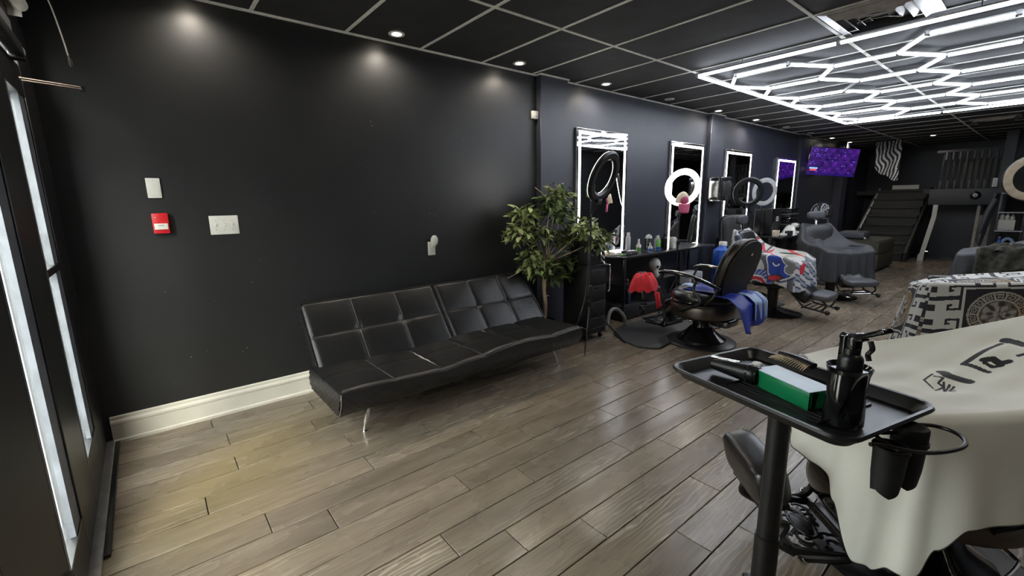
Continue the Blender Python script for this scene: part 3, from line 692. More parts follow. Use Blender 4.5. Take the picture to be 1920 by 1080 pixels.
for c, a, b, n_ in CL:
    for k in range(int(n_ * 1.9)):
        d = V((rnd.gauss(0, 1), rnd.gauss(0, 1), rnd.gauss(0, 1))); d = d.normalized() * rnd.uniform(.35, 1.)
        p = V(c) + V((d.x * min(a, .14), d.y * a, d.z * b))
        az = math.atan2(d.y + rnd.gauss(0, .5), d.x + rnd.gauss(0, .5)); el = rnd.uniform(-.75, .75)
        lv.append((p, az, el, rnd.uniform(-.6, .6), rnd.uniform(.75, 1.1), rnd.choice(LM)))
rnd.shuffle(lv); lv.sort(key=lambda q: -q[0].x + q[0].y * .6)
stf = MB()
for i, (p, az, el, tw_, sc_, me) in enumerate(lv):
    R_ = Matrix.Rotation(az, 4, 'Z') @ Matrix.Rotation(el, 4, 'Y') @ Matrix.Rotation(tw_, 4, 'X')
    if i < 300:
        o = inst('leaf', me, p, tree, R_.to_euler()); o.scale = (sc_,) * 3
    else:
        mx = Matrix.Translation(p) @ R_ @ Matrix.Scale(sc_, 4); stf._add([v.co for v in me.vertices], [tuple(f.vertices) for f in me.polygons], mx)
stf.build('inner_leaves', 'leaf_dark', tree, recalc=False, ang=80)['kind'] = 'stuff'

# ---------------------------------------------------------------- ring lights on stands
def ring_frame(n_):
    n_ = V(n_).normalized(); u = V((0, 0, 1)); s = u.cross(n_).normalized(); t = n_.cross(s); return n_, s, t
def ring_light(label, base, ctr, nrm, face, R=.228, feet=None, legz=.42, body='black_plastic', spread=.32, polebend=True):
    r = thing('ring_light', label, 'ring light', (base[0], base[1], 0), 0, 'ring lights on stands'); c = V(ctr); n_, s, t = ring_frame(nrm)
    mx = Matrix(((s.x, t.x, n_.x, c.x), (s.y, t.y, n_.y, c.y), (s.z, t.z, n_.z, c.z), (0, 0, 0, 1)))
    W2 = .037
    bd = MB(); pr = [(R - W2 * 2, .012), (R - W2 * 2 - .003, -.004), (R - W2 * 1.6, -.02), (R - W2 * .4, -.02), (R + .003, -.004), (R, .012)]
    nn = 48; bd.lathe(pr, (0, 0, 0), nn, close=False); bd.bm.transform(mx); bd.build('housing', body, r, W=True)
    fc = MB().lathe([(R - W2 * 2 - .001, .004), (R - W2 * 1.93, .016), (R - W2, .021), (R - W2 * .07, .016), (R + .001, .004)], (0, 0, 0), nn, close=False); fc.bm.transform(mx); fc.build('diffuser', face, r, W=True)
    low = c - t * (R - .01) - n_ * .03
    top = V((base[0], base[1], low.z - .10))
    MB().box(low, (.05, .05, .045), bev=.006).tube([low, (low + top) / 2 + V((0, 0, -.01)), top], .011, 8).build('bracket', 'black_plastic', r, W=True)
    b = V((base[0], base[1], 0)); j = top.z - (top.z - legz) * .45
    MB().cyl(b + V((0, 0, .16)), V((b.x, b.y, j)), .0125, 10).build('lower_pole', 'black_metal', r, W=True)
    MB().cyl(V((b.x, b.y, j)), top, .009, 10).build('upper_pole', 'black_metal', r, W=True)
    MB().cyl(V((b.x, b.y, j - .03)), V((b.x, b.y, j + .02)), .019, 10).ball((b.x + .026, b.y, j - .005), .012, 8, 6).build('clamp', 'black_plastic', r, W=True)
    MB().cyl(b + V((0, 0, legz - .02)), b + V((0, 0, legz + .03)), .02, 10).cyl(b + V((0, 0, .17)), b + V((0, 0, .20)), .018, 10).build('collar', 'black_plastic', r, W=True)
    feet = feet or [(b.x + spread * math.cos(a), b.y + spread * math.sin(a)) for a in (.5, .5 + 2 * PI / 3, .5 + 4 * PI / 3)]
    for fx, fy in feet:
        f = V((fx, fy, .008)); hub = b + V((0, 0, legz))
        lg = MB().tube([hub + (f - hub).normalized() * .02, f], .008, 8).build('leg', 'black_metal', r, W=True)
        MB().ball(f, (.012, .012, .008), 8, 6).build('foot', 'black_plastic', lg, W=True)
        MB().tube([b + V((0, 0, .185)), hub.lerp(f, .5)], .005, 6).build('brace', 'black_metal', lg, W=True)
    return r
rl1 = ring_light('lit ring light turned to the first mirror, on tripod beside the leafy plant', (.76, 3.2), (.90, 3.2, 1.625), (-.90, -.19, .36), 'ring_led', feet=[(.862, 3.03), (.892, 3.60), (.50, 3.10)], legz=.44, spread=.3)
MB().box((.775, 3.185, .585), (.028, .05, .10), bev=.006).box((.792, 3.185, .60), (.003, .034, .05)).build('power_adapter', 'sensor_dark', rl1, W=True)
MB().tube(spline([(.77, 3.19, .54), (.70, 3.15, .40), (.68, 3.12, .25), (.72, 3.10, .3), (.745, 3.17, .6), (.75, 3.19, 1.1)], 6), .004, 6).build('cable', 'black_plastic', rl1, W=True)
ring_light('brightly lit ring light with pink cap on it, facing the room by the second mirror', (.47, 5.22), (.50, 5.2, 1.565), (.80, -.55, -.20), 'ring_led')
ring_light('unlit ring light seen from its black back, left of the pale ring', (.45, 7.35), (.42, 7.25, 1.51), (-.70, .62, .15), 'ring_off')
ring_light('unlit pale ring light facing the room, beside the furthest mirror', (.36, 8.05), (.35, 8.0, 1.52), (.85, -.50, -.1), 'ring_off')
ring_light('unlit cream ring light at the right edge of the photo', (3.30, 7.1), (3.285, 7.0, 1.586), (.45, -.88, -.1), 'ring_cream')

# trucker cap hanging from the lit ring
cp = thing('trucker_cap', 'pink and cream mesh cap hanging on the lit ring light', 'cap', (.55, 5.12, 1.40))
cr_ = RZ(-.62) @ RY(.20)
m = MB(); m.grid(lambda u, v: V((.55, 5.115, 1.385)) + cr_ @ V((.070 * math.sin(PI * v * .5) * math.cos(PI * (u - .5)) + .01, .085 * math.sin(PI * v * .5) * math.sin(PI * (u - .5)) * 1.0, .13 * math.cos(PI * v * .5) + .0)), 14, 10)
m.build('crown', 'cream', cp, W=True)
m = MB(); m.ball(V((.55, 5.115, 1.40)) + cr_ @ V((.074, 0, .02)), (.016, .05, .05), 12, 8, cr_); m.build('front_patch', 'pink_mesh', cp, W=True)
m = MB(); m.grid(lambda u, v: V((.55, 5.115, 1.385)) + cr_ @ V((.072 + .03 * v, .07 * (u - .5) * 2 * (1 - .22 * v * v), -.11 * v - .012 * (1 - (2 * u - 1) ** 2) * 0 + .0)) + cr_ @ V((.02 * (1 - (2 * u - 1) ** 2), 0, 0)), 12, 6); o = m.build('visor', 'pink_mesh', cp, W=True)
sm = o.modifiers.new('thick', 'SOLIDIFY'); sm.thickness = .004

# ---------------------------------------------------------------- trolley and station furniture by the first mirror
ct = thing('rolling_cabinet', 'black rolling cabinet behind the ring light tripod', 'cabinet', (.45, 3.48, 0))
MB().box((.45, 3.48, .42), (.34, .28, .70), bev=.004).build('body', 'black_plastic', ct, W=True)
for k in range(4): 
    dwr = MB().box((.623, 3.48, .17 + k * .165), (.012, .262, .152), bev=.003).build('drawer', 'black_matte', ct, W=True)
    MB().box((.632, 3.48, .225 + k * .165), (.010, .10, .010), bev=.003).build('handle', 'black_metal', dwr, W=True)
MB().box((.45, 3.48, .775), (.36, .30, .014), bev=.003).build('top', 'black_plastic', ct, W=True)
MB().tube(spline([(.635, 3.625, .77), (.65, 3.64, .75), (.65, 3.64, .52), (.63, 3.625, .50)], 4), .006, 8).build('side_handle', 'chrome', ct, W=True)
for x, y in ((.32, 3.37), (.58, 3.37), (.32, 3.59), (.58, 3.59)):
    c_ = MB().box((x, y, .06), (.022, .03, .02), bev=.003).build('caster', 'black_metal', ct, W=True); MB().cyl((x, y - .009, .026), (x, y + .009, .026), .026, 14).build('wheel', 'black_plastic', c_, W=True)
bx = thing('tool_case', 'black box standing on the rolling cabinet behind the plant', 'case', (.47, 3.47, .783))
MB().box((0, 0, .12), (.24, .20, .24), bev=.006).build('body', 'black_matte', bx); MB().box((.122, 0, .15), (.006, .05, .03), bev=.002).build('latch', 'steel', bx)
bp_ = thing('barber_pole', 'small black and white striped barber pole on the cabinet', 'barber pole', (.60, 3.585, .783))
m = MB(); m.lathe([(.02, 0), (.024, .01), (.018, .022)], (0, 0, 0), 16); m.build('base', 'chrome', bp_)
m = MB(); nS = 18; nH = 30
m.lathe([(.0175, .02 + .21 * i / nH) for i in range(nH + 1)], (0, 0, 0), nS, close=False)
for f in m.bm.faces:
    c_ = f.calc_center_median(); f.material_index = int((math.atan2(c_.y, c_.x) / (2 * PI) * 2 + c_.z / .055) % 1 > .5)
m.build('striped_tube', ['white_plastic', 'black_plastic'], bp_)
m = MB().lathe([(.018, .23), (.024, .24), (.02, .262), (.0, .27)], (0, 0, 0), 16); m.build('cap', 'chrome', bp_)

sh = thing('station_shelf', 'long black shelf unit under the first two mirrors', 'shelf', (.22, 5.25, 0))
MB().box((.215, 5.26, .762), (.40, 2.12, .028), bev=.003).build('shelf_board', 'black_plastic', sh, W=True)
MB().box((.215, 4.82, .43), (.38, 1.20, .022), bev=.003).build('shelf_board', 'black_plastic', sh, W=True)
MB().box((.20, 4.78, .10), (.36, 1.10, .17), bev=.006).build('lower_bin', 'black_matte', sh, W=True)
for y in (4.23, 5.42, 6.28):
    for x in (.04, .395): MB().box((x, y, .375), (.026, .026, .75), bev=.002).build('post', 'black_metal', sh, W=True)
MB().box((.05, 4.82, .60), (.008, 1.14, .32)).build('back_panel', 'wall_black', sh, W=True)
MB().tube([(.40, 4.25, .785), (.40, 4.25, .815), (.40, 5.0, .815), (.40, 5.0, .785)], .006, 6).build('rail', 'black_metal', sh, W=True)
ZT = .7765
def lathe_thing(name, label, cat, loc, parts, group=None):
    r = thing(name, label, cat, loc, 0, group)
    for nm, prof, m_ in parts: MB().lathe(prof, (0, 0, 0), 18).build(nm, m_, r)
    return r
G1 = 'bottles on the black station shelf'
lathe_thing('aerosol_can', 'tall pale aerosol can, leftmost of the shelf bottles', 'can', (.15, 4.62, ZT), [('body', [(0, 0), (.028, 0), (.029, .005), (.029, .19), (.018, .205)], 'pale_grey'), ('cap', [(.019, .203), (.020, .24), (.017, .25), (0, .25)], 'white_plastic')], G1)
lathe_thing('bottle', 'white bottle with a green label beside the tall pale can', 'bottle', (.29, 4.64, ZT), [('body', [(0, 0), (.028, 0), (.03, .006), (.03, .10), (.012, .125), (.012, .135)], 'white_plastic'), ('label', [(.0306, .03), (.0306, .075)], 'green_liquid'), ('cap', [(.013, .133), (.011, .175), (0, .178)], 'white_plastic')], G1)
lathe_thing('bottle', 'small clear glass bottle in the middle of the shelf bottles', 'bottle', (.33, 4.83, ZT), [('body', [(0, 0), (.030, 0), (.032, .006), (.030, .06), (.012, .09), (.012, .10)], 'pale_grey'), ('label', [(.0326, .015), (.0318, .05)], 'blue'), ('cap', [(.014, .10), (.014, .12), (0, .122)], 'steel')], G1)
lathe_thing('jar_lamp', 'dark glass jar with a domed grey lid among the shelf bottles', 'jar', (.20, 4.98, ZT), [('body', [(0, 0), (.04, 0), (.042, .01), (.042, .15), (.036, .16)], 'smoke'), ('lid', [(.044, .158), (.046, .17), (.03, .20), (.0, .212)], 'pale_grey')], G1)
lathe_thing('bottle', 'green bottle with a white pump and blue base, right of the jar', 'bottle', (.30, 5.05, ZT), [('base', [(0, 0), (.028, 0), (.029, .004), (.029, .05)], 'blue'), ('body', [(.029, .05), (.029, .13), (.012, .15), (.012, .155)], 'green_liquid'), ('pump', [(.014, .153), (.014, .175), (.006, .178), (.006, .2), (0, .2)], 'white_plastic')], G1)
lathe_thing('bottle', 'black bottle between the green bottle and the white carton', 'bottle', (.26, 5.25, ZT), [('body', [(0, 0), (.036, 0), (.038, .006), (.038, .14), (.014, .165)], 'black_plastic'), ('cap', [(.016, .163), (.016, .20), (0, .202)], 'black_gloss')], G1)
r = thing('carton', 'white carton at the right end of the shelf bottles', 'box', (.28, 5.42, ZT)); MB().box((0, 0, .075), (.06, .07, .15), bev=.002).build('box', 'white_plastic', r); MB().box((.0305, 0, .10), (.001, .05, .05)).build('label', 'pale_grey', r)
r = thing('bottle', 'clear jug with a grey base at the shelf back near the second mirror', 'bottle', (.12, 5.30, ZT)); MB().lathe([(0, 0), (.04, 0), (.04, .12), (.018, .15), (.018, .17), (0, .17)], (0, 0, 0), 16).build('body', 'pale_grey', r)
r = thing('clipper_tray', 'low black clipper tray on the near half of the shelf', 'tray', (.28, 4.42, ZT)); MB().box((0, 0, .012), (.16, .22, .024), bev=.005).build('tray', 'black_gloss', r)
for i, (dx, dy, ln, a, mm) in enumerate(((.0, -.05, .14, .3, 'black_plastic'), (.03, .03, .13, -.4, 'steel'), (-.03, .06, .12, .9, 'black_gloss'))):
    q = thing('hair_clipper', ['black hair clipper lying at the front of the clipper tray', 'silver hair trimmer lying in the clipper tray', 'glossy black trimmer at the back of the clipper tray'][i], 'clipper', (.28 + dx, 4.42 + dy, ZT + .024), a + PI / 2, 'clippers in the tray')
    MB().puff((0, 0, .018), (ln, .042, .036), 4, 6).build('body', mm, q); MB().box((ln / 2 + .008, 0, .018), (.022, .036, .016), bev=.002).build('blade', 'steel', q)
for i, (x, y, a, m_, lab, dd) in enumerate(((.22, 4.27, .3, 'white_plastic', 'flat white comb box at the near shelf end', (.10, .05, .02)), (.33, 4.27, -.2, 'green_liquid', 'small green tin near the post at the near shelf end', (.05, .05, .025)), (.12, 4.3, .1, 'bristle', 'tan brush block at the shelf back near the first mirror', (.12, .05, .03)))):
    q = thing('grooming_item', lab, 'grooming tool', (x, y, ZT), a); MB().box((0, 0, dd[2] / 2), dd, bev=.004).build('body', m_, q); MB().box((0, 0, dd[2] + .001), (dd[0] * .7, dd[1] * .6, .002)).build('label', 'pale_grey', q)
# middle shelf
q = thing('skull_ornament', 'white skull shaped ornament on the shelf behind the red cloth', 'ornament', (.30, 4.99, .441))
MB().ball((0, 0, .165), (.075, .068, .09), 20, 14).puff((.03, 0, .075), (.07, .080, .15), 3, 6).build('skull', 'white_plastic', q)
for s_ in (-1, 1): MB().ball((.064, s_ * .028, .145), (.016, .019, .020), 12, 8).build('eye_socket', 'sensor_dark', q)
MB().ball((.069, 0, .108), (.008, .009, .014), 8, 6).build('nose_hole', 'sensor_dark', q)
for k in range(5): MB().box((.064, (k - 2) * .013, .045), (.01, .011, .02), bev=.003).build('tooth', 'pale_grey', q)
q = thing('tin', 'grey round tin on the middle shelf left of the skull', 'tin', (.25, 4.79, .441)); MB().lathe([(0, 0), (.055, 0), (.055, .06)], (0, 0, 0), 20).build('body', 'grey_plastic', q); MB().lathe([(.057, .058), (.057, .08), (0, .082)], (0, 0, 0), 20).build('lid', 'pale_grey', q)
q = thing('pomade_jar', 'short black jar on the middle shelf near its left post', 'jar', (.28, 4.42, .441)); MB().lathe([(0, 0), (.035, 0), (.035, .03)], (0, 0, 0), 16).build('body', 'black_gloss', q); MB().lathe([(.036, .03), (.036, .045), (0, .046)], (0, 0, 0), 16).build('lid', 'steel', q)
q = thing('bottle', 'dark blue bottle on the bottom bin under the shelf', 'bottle', (.30, 4.43, .186)); MB().lathe([(0, 0), (.045, 0), (.045, .13), (.02, .16)], (0, 0, 0), 16).build('body', 'dark_blue', q); MB().lathe([(.022, .16), (.022, .185), (0, .186)], (0, 0, 0), 12).build('cap', 'pale_blue', q)
q = thing('vacuum_hose', 'grey and white bent hose on the floor beside the rolling cabinet', 'hose', (.50, 3.95, 0)); MB().tube(spline([(.50, 3.80, .03), (.48, 3.88, .20), (.50, 3.98, .22), (.55, 4.05, .12), (.52, 4.1, .02)], 6), .02, 10).build('hose', 'grey_plastic', q, W=True)
q = thing('power_box', 'pale grey appliance on the floor seen past the vintage chair arm', 'appliance', (.25, 5.95, 0))
MB().box((0, 0, .20), (.22, .36, .40), bev=.012).build('body', 'pale_grey', q); MB().box((.112, 0, .28), (.006, .26, .12), bev=.003).build('panel', 'grey_plastic', q)
q = wallbox('wall_outlet', 'white outlet on the station wall beside the pale appliance', 'outlet', 5.62, 5.69, .32, .43, .007, 'white_plastic')
for z in (-.024, .024): MB().box((.008, 0, z), (.003, .034, .028), bev=.003).build('socket', 'pale_grey', q)
# towel dispenser on second column
q = thing('towel_dispenser', 'glossy smoked black paper towel dispenser on the second column', 'dispenser', (.07, 6.80, 1.40))
MB().box((.11, 0, .17), (.22, .34, .34), bev=.02, seg=3).build('cover', 'smoke', q); MB().box((.222, 0, .16), (.008, .26, .22), bev=.004).build('window', 'sensor_dark', q); MB().box((.11, 0, -.006), (.18, .28, .014), bev=.003).build('outlet_slot', 'steel', q)
MB().box((.11, -.171, .16), (.14, .006, .24), bev=.003).build('chrome_side', 'steel', q)
# blue jug
q = thing('water_jug', 'tall blue plastic jug with a white cap behind the vintage chair', 'jug', (.42, 6.55, 0))
MB().lathe([(0, 0), (.13, 0), (.135, .02), (.135, .12), (.13, .13), (.135, .14), (.135, .30), (.13, .31), (.135, .32), (.135, .60), (.12, .68), (.06, .72), (.05, .75)], (0, 0, 0), 28).build('body', 'blue', q)
MB().lathe([(.056, .745), (.056, .79), (.05, .80), (0, .80)], (0, 0, 0), 18).build('cap', 'white_plastic', q)

# ---------------------------------------------------------------- barber chairs
def yaw(fx, fy): return math.atan2(fy, fx)
def scroll_plate(L, W_, seed):
    r_ = random.Random(seed); m = MB(); z = 0
    for a, c in (((-L / 2, -W_ / 2), (L / 2, -W_ / 2)), ((L / 2, -W_ / 2), (L / 2, W_ / 2)), ((L / 2, W_ / 2), (-L / 2, W_ / 2)), ((-L / 2, W_ / 2), (-L / 2, -W_ / 2))):
        m.box(((a[0] + c[0]) / 2, (a[1] + c[1]) / 2, 0), (abs(a[0] - c[0]) + .016, abs(a[1] - c[1]) + .016, .03), bev=.003, seg=1)
    m.lathe([(0, .004), (.045, .004), (.049, .0), (.045, -.004), (0, -.004)], (0, 0, 0), 28, sx=.75, sy=1.35)
    m.ringtube((0, 0, .004), .050, .005, n=28, m=6, Rb=.08, mx=Matrix.Translation((0, 0, .003)) @ Matrix.Scale(.9, 4, (1, 0, 0)))
    for k in range(46):
        x, y = r_.uniform(-L / 2, L / 2), r_.uniform(-W_ / 2, W_ / 2); R_ = r_.uniform(.018, .045); a = r_.uniform(0, 2 * PI); s_ = r_.choice((-1, 1)); da = r_.uniform(1.6, 3.2) * s_
        pts = []
        for i in range(8):
            rr = R_ * (1 - .07 * i); q = (x + rr * math.cos(a + da * i / 7), y + rr * math.sin(a + da * i / 7), 0)
            pts.append((max(-L / 2, min(L / 2, q[0])), max(-W_ / 2, min(W_ / 2, q[1])), 0))
        m.tube(pts, .0062, 6, flat=.8)
    return m
def vintage_chair(label, loc, f, back=True, disc=.33, bz=.77, bk=1.15):
    r = thing('barber_chair', label, 'barber chair', (*loc, 0), yaw(*f), 'barber chairs')
    MB().lathe([(.0, .0), (disc, 0), (disc, .012), (disc - .02, .026), (disc - .05, .032), (.0, .032)], (0, 0, 0), 40).build('base_disc', 'black_metal', r)
    MB().lathe([(.235, .030), (.235, .045), (.19, .075), (.14, .115), (.105, .16), (.09, .165)], (0, 0, 0), 32, close=False).build('base_cone', 'black_gloss', r)
    MB().lathe([(.09, .155), (.085, .17), (.075, .30), (.08, .33)], (0, 0, 0), 24).build('column', 'black_gloss', r)
    MB().lathe([(.10, .265), (.27, .275), (.295, .29), (.30, .30), (.30, .395), (.29, .41), (.305, .418), (.305, .428), (.0, .43)], (0, 0, 0), 40).build('seat_ring', 'bronze', r)
    sc_ = MB().lathe([(.0, .43), (.275, .43), (.298, .45), (.305, .475), (.300, .505), (.27, .535), (.2, .548), (.0, .553)], (0, 0, 0), 40).build('seat', 'vinyl', r)
    MB().ringtube((0, 0, .445), .296, .007, n=40, m=6).build('piping', 'black_gloss', sc_)
    MB().puff((-.20, -.06, .235), (.20, .22, .075), 6, 8).build('pump_box', 'black_gloss', r)
    if back:
        tl = RY(-.32)
        c = V((-.33, 0, bz))
        def disk(dx, a, b, th, p=2.3, n=40):
            m = MB(); prof = [(0, -th / 2), (.92, -th / 2), (1., -th * .2), (1., th * .2), (.92, th / 2), (0, th / 2)]
            for i in range(len(prof)): pass
            mx = Matrix.Translation(c) @ (tl @ RY(PI / 2)).to_4x4() @ Matrix.Translation((0, 0, dx))
            m.lathe(prof, (0, 0, 0), n)
            for v in m.bm.verts:
                ang = math.atan2(v.co.y, v.co.x); k = (abs(math.cos(ang)) ** p + abs(math.sin(ang)) ** p) ** (-1 / p); v.co.x *= a * k; v.co.y *= b * k; v.co.z *= 1
            m.bm.transform(mx); return m
        disk(0., .27 * bk, .225 * bk, .05).build('back_frame', 'bronze', r)
        disk(-.034, .262 * bk, .217 * bk, .024).build('back_shell', 'black_matte', r)
        b_ = disk(.045, .25 * bk, .205 * bk, .09).build('back_cushion', 'vinyl', r)
        for s_ in (-1, 1): MB().tube([(-.16, s_ * .24, .43), (-.24, s_ * .235, .52), (-.30, s_ * .228, .66), (-.37, s_ * .21, .85)], .016, 8, flat=.6).build('back_bracket', 'bronze', r)
        MB().lathe([(.018, 0), (.018, .01), (.0, .012)], (0, 0, 0), 14, RY(-PI / 2 - .32).to_4x4()).build('back_badge', 'chrome', r).location = (-.435, 0, .93)
    for s_ in (-1, 1):
        a_ = MB().tube(spline([(-.32, s_ * .27, .62), (-.15, s_ * .29, .675), (.08, s_ * .30, .715), (.26, s_ * .30, .715), (.31, s_ * .30, .70)], 6), [.022] * 23 + [.024, .014], 10, flat=.7).build('armrest', 'black_gloss', r)
        MB().tube(spline([(-.30, s_ * .27, .640), (-.14, s_ * .29, .694), (.08, s_ * .30, .734), (.25, s_ * .30, .734)], 6), .011, 8, flat=.5).build('arm_trim', 'steel', a_)
        MB().tube(spline([(-.10, s_ * .295, .67), (-.08, s_ * .30, .58), (-.16, s_ * .305, .48), (-.04, s_ * .31, .40), (.05, s_ * .30, .36)], 6), .014, 8).build('arm_support', 'black_metal', a_)
        MB().tube(spline([(.27, s_ * .295, .70), (.30, s_ * .27, .58), (.27, s_ * .24, .47)], 6), .012, 8).build('arm_front_bracket', 'black_metal', a_)
    MB().grid(lambda u, v: (.30 + .05 * math.sin(PI * v) - .02 * v + .03 * math.cos((u - .5) * 2.4), (u - .5) * .34, .40 - .27 * v), 14, 10).build('leg_apron', 'black_gloss', r).modifiers.new('t', 'SOLIDIFY').thickness = .012
    # curved footrest: hangers, ornate plate, calf pad
    for s_ in (-1, 1):
        MB().tube(spline([(.25, s_ * .17, .38), (.32, s_ * .175, .30), (.31, s_ * .175, .20), (.36, s_ * .175, .13), (.55, s_ * .17, .12)], 6), .014, 8).build('footrest_arm', 'black_metal', r)
        MB().tube(spline([(.56, s_ * .15, .125), (.62, s_ * .15, .17), (.60, s_ * .15, .24), (.645, s_ * .15, .25), (.645, s_ * .15, .27), (.64, s_ * .13, .29)], 6), .015, 8).build('scroll_bracket', 'black_metal', r)
        MB().cyl((.55, s_ * .178, .125), (.55, s_ * .20, .125), .011, 12).build('bolt', 'chrome', r)
    p_ = scroll_plate(.24, .32, 5); p_.bm.transform(Matrix.Translation((.45, 0, .13)) @ Matrix.Rotation(-.12, 4, 'Y')); p_.build('foot_plate', 'black_metal', r)
    pd = MB().puff((.655, 0, .385), (.13, .34, .155), 5.5, 10, RY(.24)).build('calf_pad', 'vinyl', r)
    MB().box((.625, 0, .285), (.10, .26, .02), RY(.32), bev=.004).build('pad_plate', 'black_metal', pd)
    MB().cyl((.63, -.16, .28), (.63, .16, .28), .012, 10).build('pad_axle', 'chrome', pd)
    MB().tube(spline([(-.02, -.28, .36), (.06, -.32, .20), (.20, -.30, .12), (.30, -.26, .10)], 5), .006, 8).ball((.30, -.26, .10), .012, 10, 8).build('foot_lever', 'chrome', r)
    return r
def modern_chair(label, loc, f, recl=.35, headrest=True, mat_='vinyl', foot=True, backh=.52, az=.705):
    r = thing('barber_chair', label, 'barber chair', (*loc, 0), yaw(*f), 'barber chairs')
    MB().lathe([(.0, .0), (.33, 0), (.335, .01), (.32, .02), (.15, .05), (.07, .07), (.0, .07)], (0, 0, 0), 40).build('base_disc', 'black_gloss', r)
    MB().lathe([(.06, .06), (.06, .30), (.075, .31), (.075, .36)], (0, 0, 0), 20).build('column', 'black_metal', r)
    MB().box((0, 0, .37), (.34, .34, .04), bev=.006).build('seat_frame', 'black_metal', r)
    MB().puff((.02, 0, .45), (.54, .50, .14), 6, 10, bulge=.1).build('seat', mat_, r)
    c0 = V((-.24, 0, .50)); up = V((-math.sin(recl), 0, math.cos(recl)))
    MB().puff(c0 + up * (backh / 2 + .02), (.11, .48, backh), 5, 10, RY(-recl)).build('backrest', mat_, r)
    for s_ in (-1, 1):
        a_ = MB().puff((.0, s_ * .295, az), (.46, .085, .06), 5, 8).build('armrest', mat_, r)
        MB().tube([(-.20, s_ * .295, az - .025), (-.22, s_ * .29, .46), (-.1, s_ * .26, .40)], .016, 8).build('arm_support', 'black_metal', a_)
        MB().tube([(.18, s_ * .295, az - .025), (.19, s_ * .29, .46), (.1, s_ * .26, .40)], .016, 8).build('arm_support', 'black_metal', a_)
    if headrest:
        t = c0 + up * (backh + .03)
        MB().box(t + up * .05, (.012, .05, .16), RY(-recl * .6), bev=.003).build('headrest_post', 'chrome', r)
        MB().puff(t + up * .145 + V((.02, 0, 0)), (.09, .27, .12), 3.5, 10, RY(-.1)).build('headrest', 'grey_vinyl', r)
    if foot:
        MB().puff((.36, 0, .31), (.22, .36, .15), 5, 8, RY(.7)).build('leg_pad', mat_, r)
        for s_ in (-1, 1):
            MB().tube([(.22, s_ * .17, .36), (.40, s_ * .175, .17), (.62, s_ * .175, .14)], .012, 8).build('footrest_arm', 'black_metal', r)
            MB().tube([(.58, s_ * .14, .15), (.62, s_ * .15, .22), (.56, s_ * .15, .27)], .012, 8).build('pad_bracket', 'black_metal', r)
            MB().ball((.64, s_ * .175, .14), (.028, .022, .028), 12, 8).build('end_cap', 'black_plastic', r)
        for k in range(4): MB().cyl((.38 + k * .065, -.17, .155), (.38 + k * .065, .17, .155), .008, 8).build('foot_bar', 'steel' if k % 2 else 'black_metal', r)
        MB().puff((.55, 0, .30), (.20, .40, .09), 4, 10, RY(.12)).build('calf_pad', 'grey_vinyl', r)
    return r
CH = {}
CH['c1'] = vintage_chair('bronze rimmed vintage barber chair with oval back near the first two mirrors', (1.36, 4.22), (-1., .08))
CH['c2'] = modern_chair('black barber chair under the graffiti print cape', (1.36, 5.98), (1, .0))
CH['c3'] = modern_chair('black barber chair under the plain dark cape, in front of the stair', (1.53, 7.60), (.78, -.62))
CH['c4'] = modern_chair('black barber chair under the dark cape and camouflage jacket on the right', (3.36, 6.50), (-.99, -.1), foot=False, az=.78)
CH['c5'] = modern_chair('black barber chair hidden under the greek key print cape', (3.24, 4.36), (-.95, -.30), foot=False, az=.80, headrest=False, backh=.42)
CH['c6'] = vintage_chair('black vintage barber chair with ornate foot plate under the white cape', (3.32, 2.22), (-.68, -.73), disc=.36, bz=.60, bk=.92)
bl = MB().tube(spline([(.05, .10, .27), (.13, .27, .21), (.15, .335, .20), (.08, .355, .20), (-.09, .265, .20), (-.12, .21, .205), (-.05, .08, .27)], 6), .0065, 8).build('pump_lever', 'chrome', CH['c6'])
CH['c7'] = modern_chair('black padded chair by the second column, mostly hidden by the graffiti cape', (.62, 6.85), (.9, -.45), recl=.1, foot=False, headrest=False, backh=.66)

# things on chair one
rc = thing('red_cloth', 'bright red folded cape resting on the calf pad of the vintage chair', 'cloth', (.70, 4.27, .44))
def mound(c, a, b, h, seed, base=0., n=26, p=2.):
    r_ = random.Random(seed); ph = [r_.uniform(0, 6) for _ in range(6)]
    def fn(u, v):
        an = 2 * PI * u; rr = v; k = 1 + .13 * math.sin(3 * an + ph[0]) + .08 * math.sin(5 * an + ph[1])
        z = h * (1 - rr ** p) + .02 * math.sin(7 * an + ph[2] + 4 * rr) * rr * (1 - rr) * 4 + .014 * math.sin(11 * an + ph[3] - 6 * rr) * rr
        return (c[0] + a * rr * k * math.cos(an), c[1] + b * rr * k * math.sin(an), c[2] + max(z, base - .01 * rr))
    return MB().grid(fn, n * 2, n // 2)
m = mound((.66, 4.24, .435), .13, .21, .17, 3, p=5.); o = m.build('folds', 'red_cloth', rc, W=True, ang=75)
m = MB().grid(lambda u, v: (.93 + .012 * math.sin(9 * u + 2 * v) + .05 * v, 4.02 + .10 * u - .02 * v, .46 - .15 * v + .01 * math.sin(12 * u)), 14, 14); o = m.build('hanging_end', 'red_cloth', rc, W=True, ang=75); o.modifiers.new('t', 'SOLIDIFY').thickness = .004
bc = thing('blue_cape', 'shiny blue cape on the vintage chair seat hanging out behind its back', 'cape', (1.45, 4.26, .555))
f1 = V((-1, .08, 0)).normalized(); l1 = V((.53, -.85, 0)).normalized() * -1; c1 = V((1.36, 4.22, 0))
def lc(x, y, z, c=c1, f=f1): l = V((-f.y, f.x, 0)); return c + f * x + l * y + V((0, 0, z))
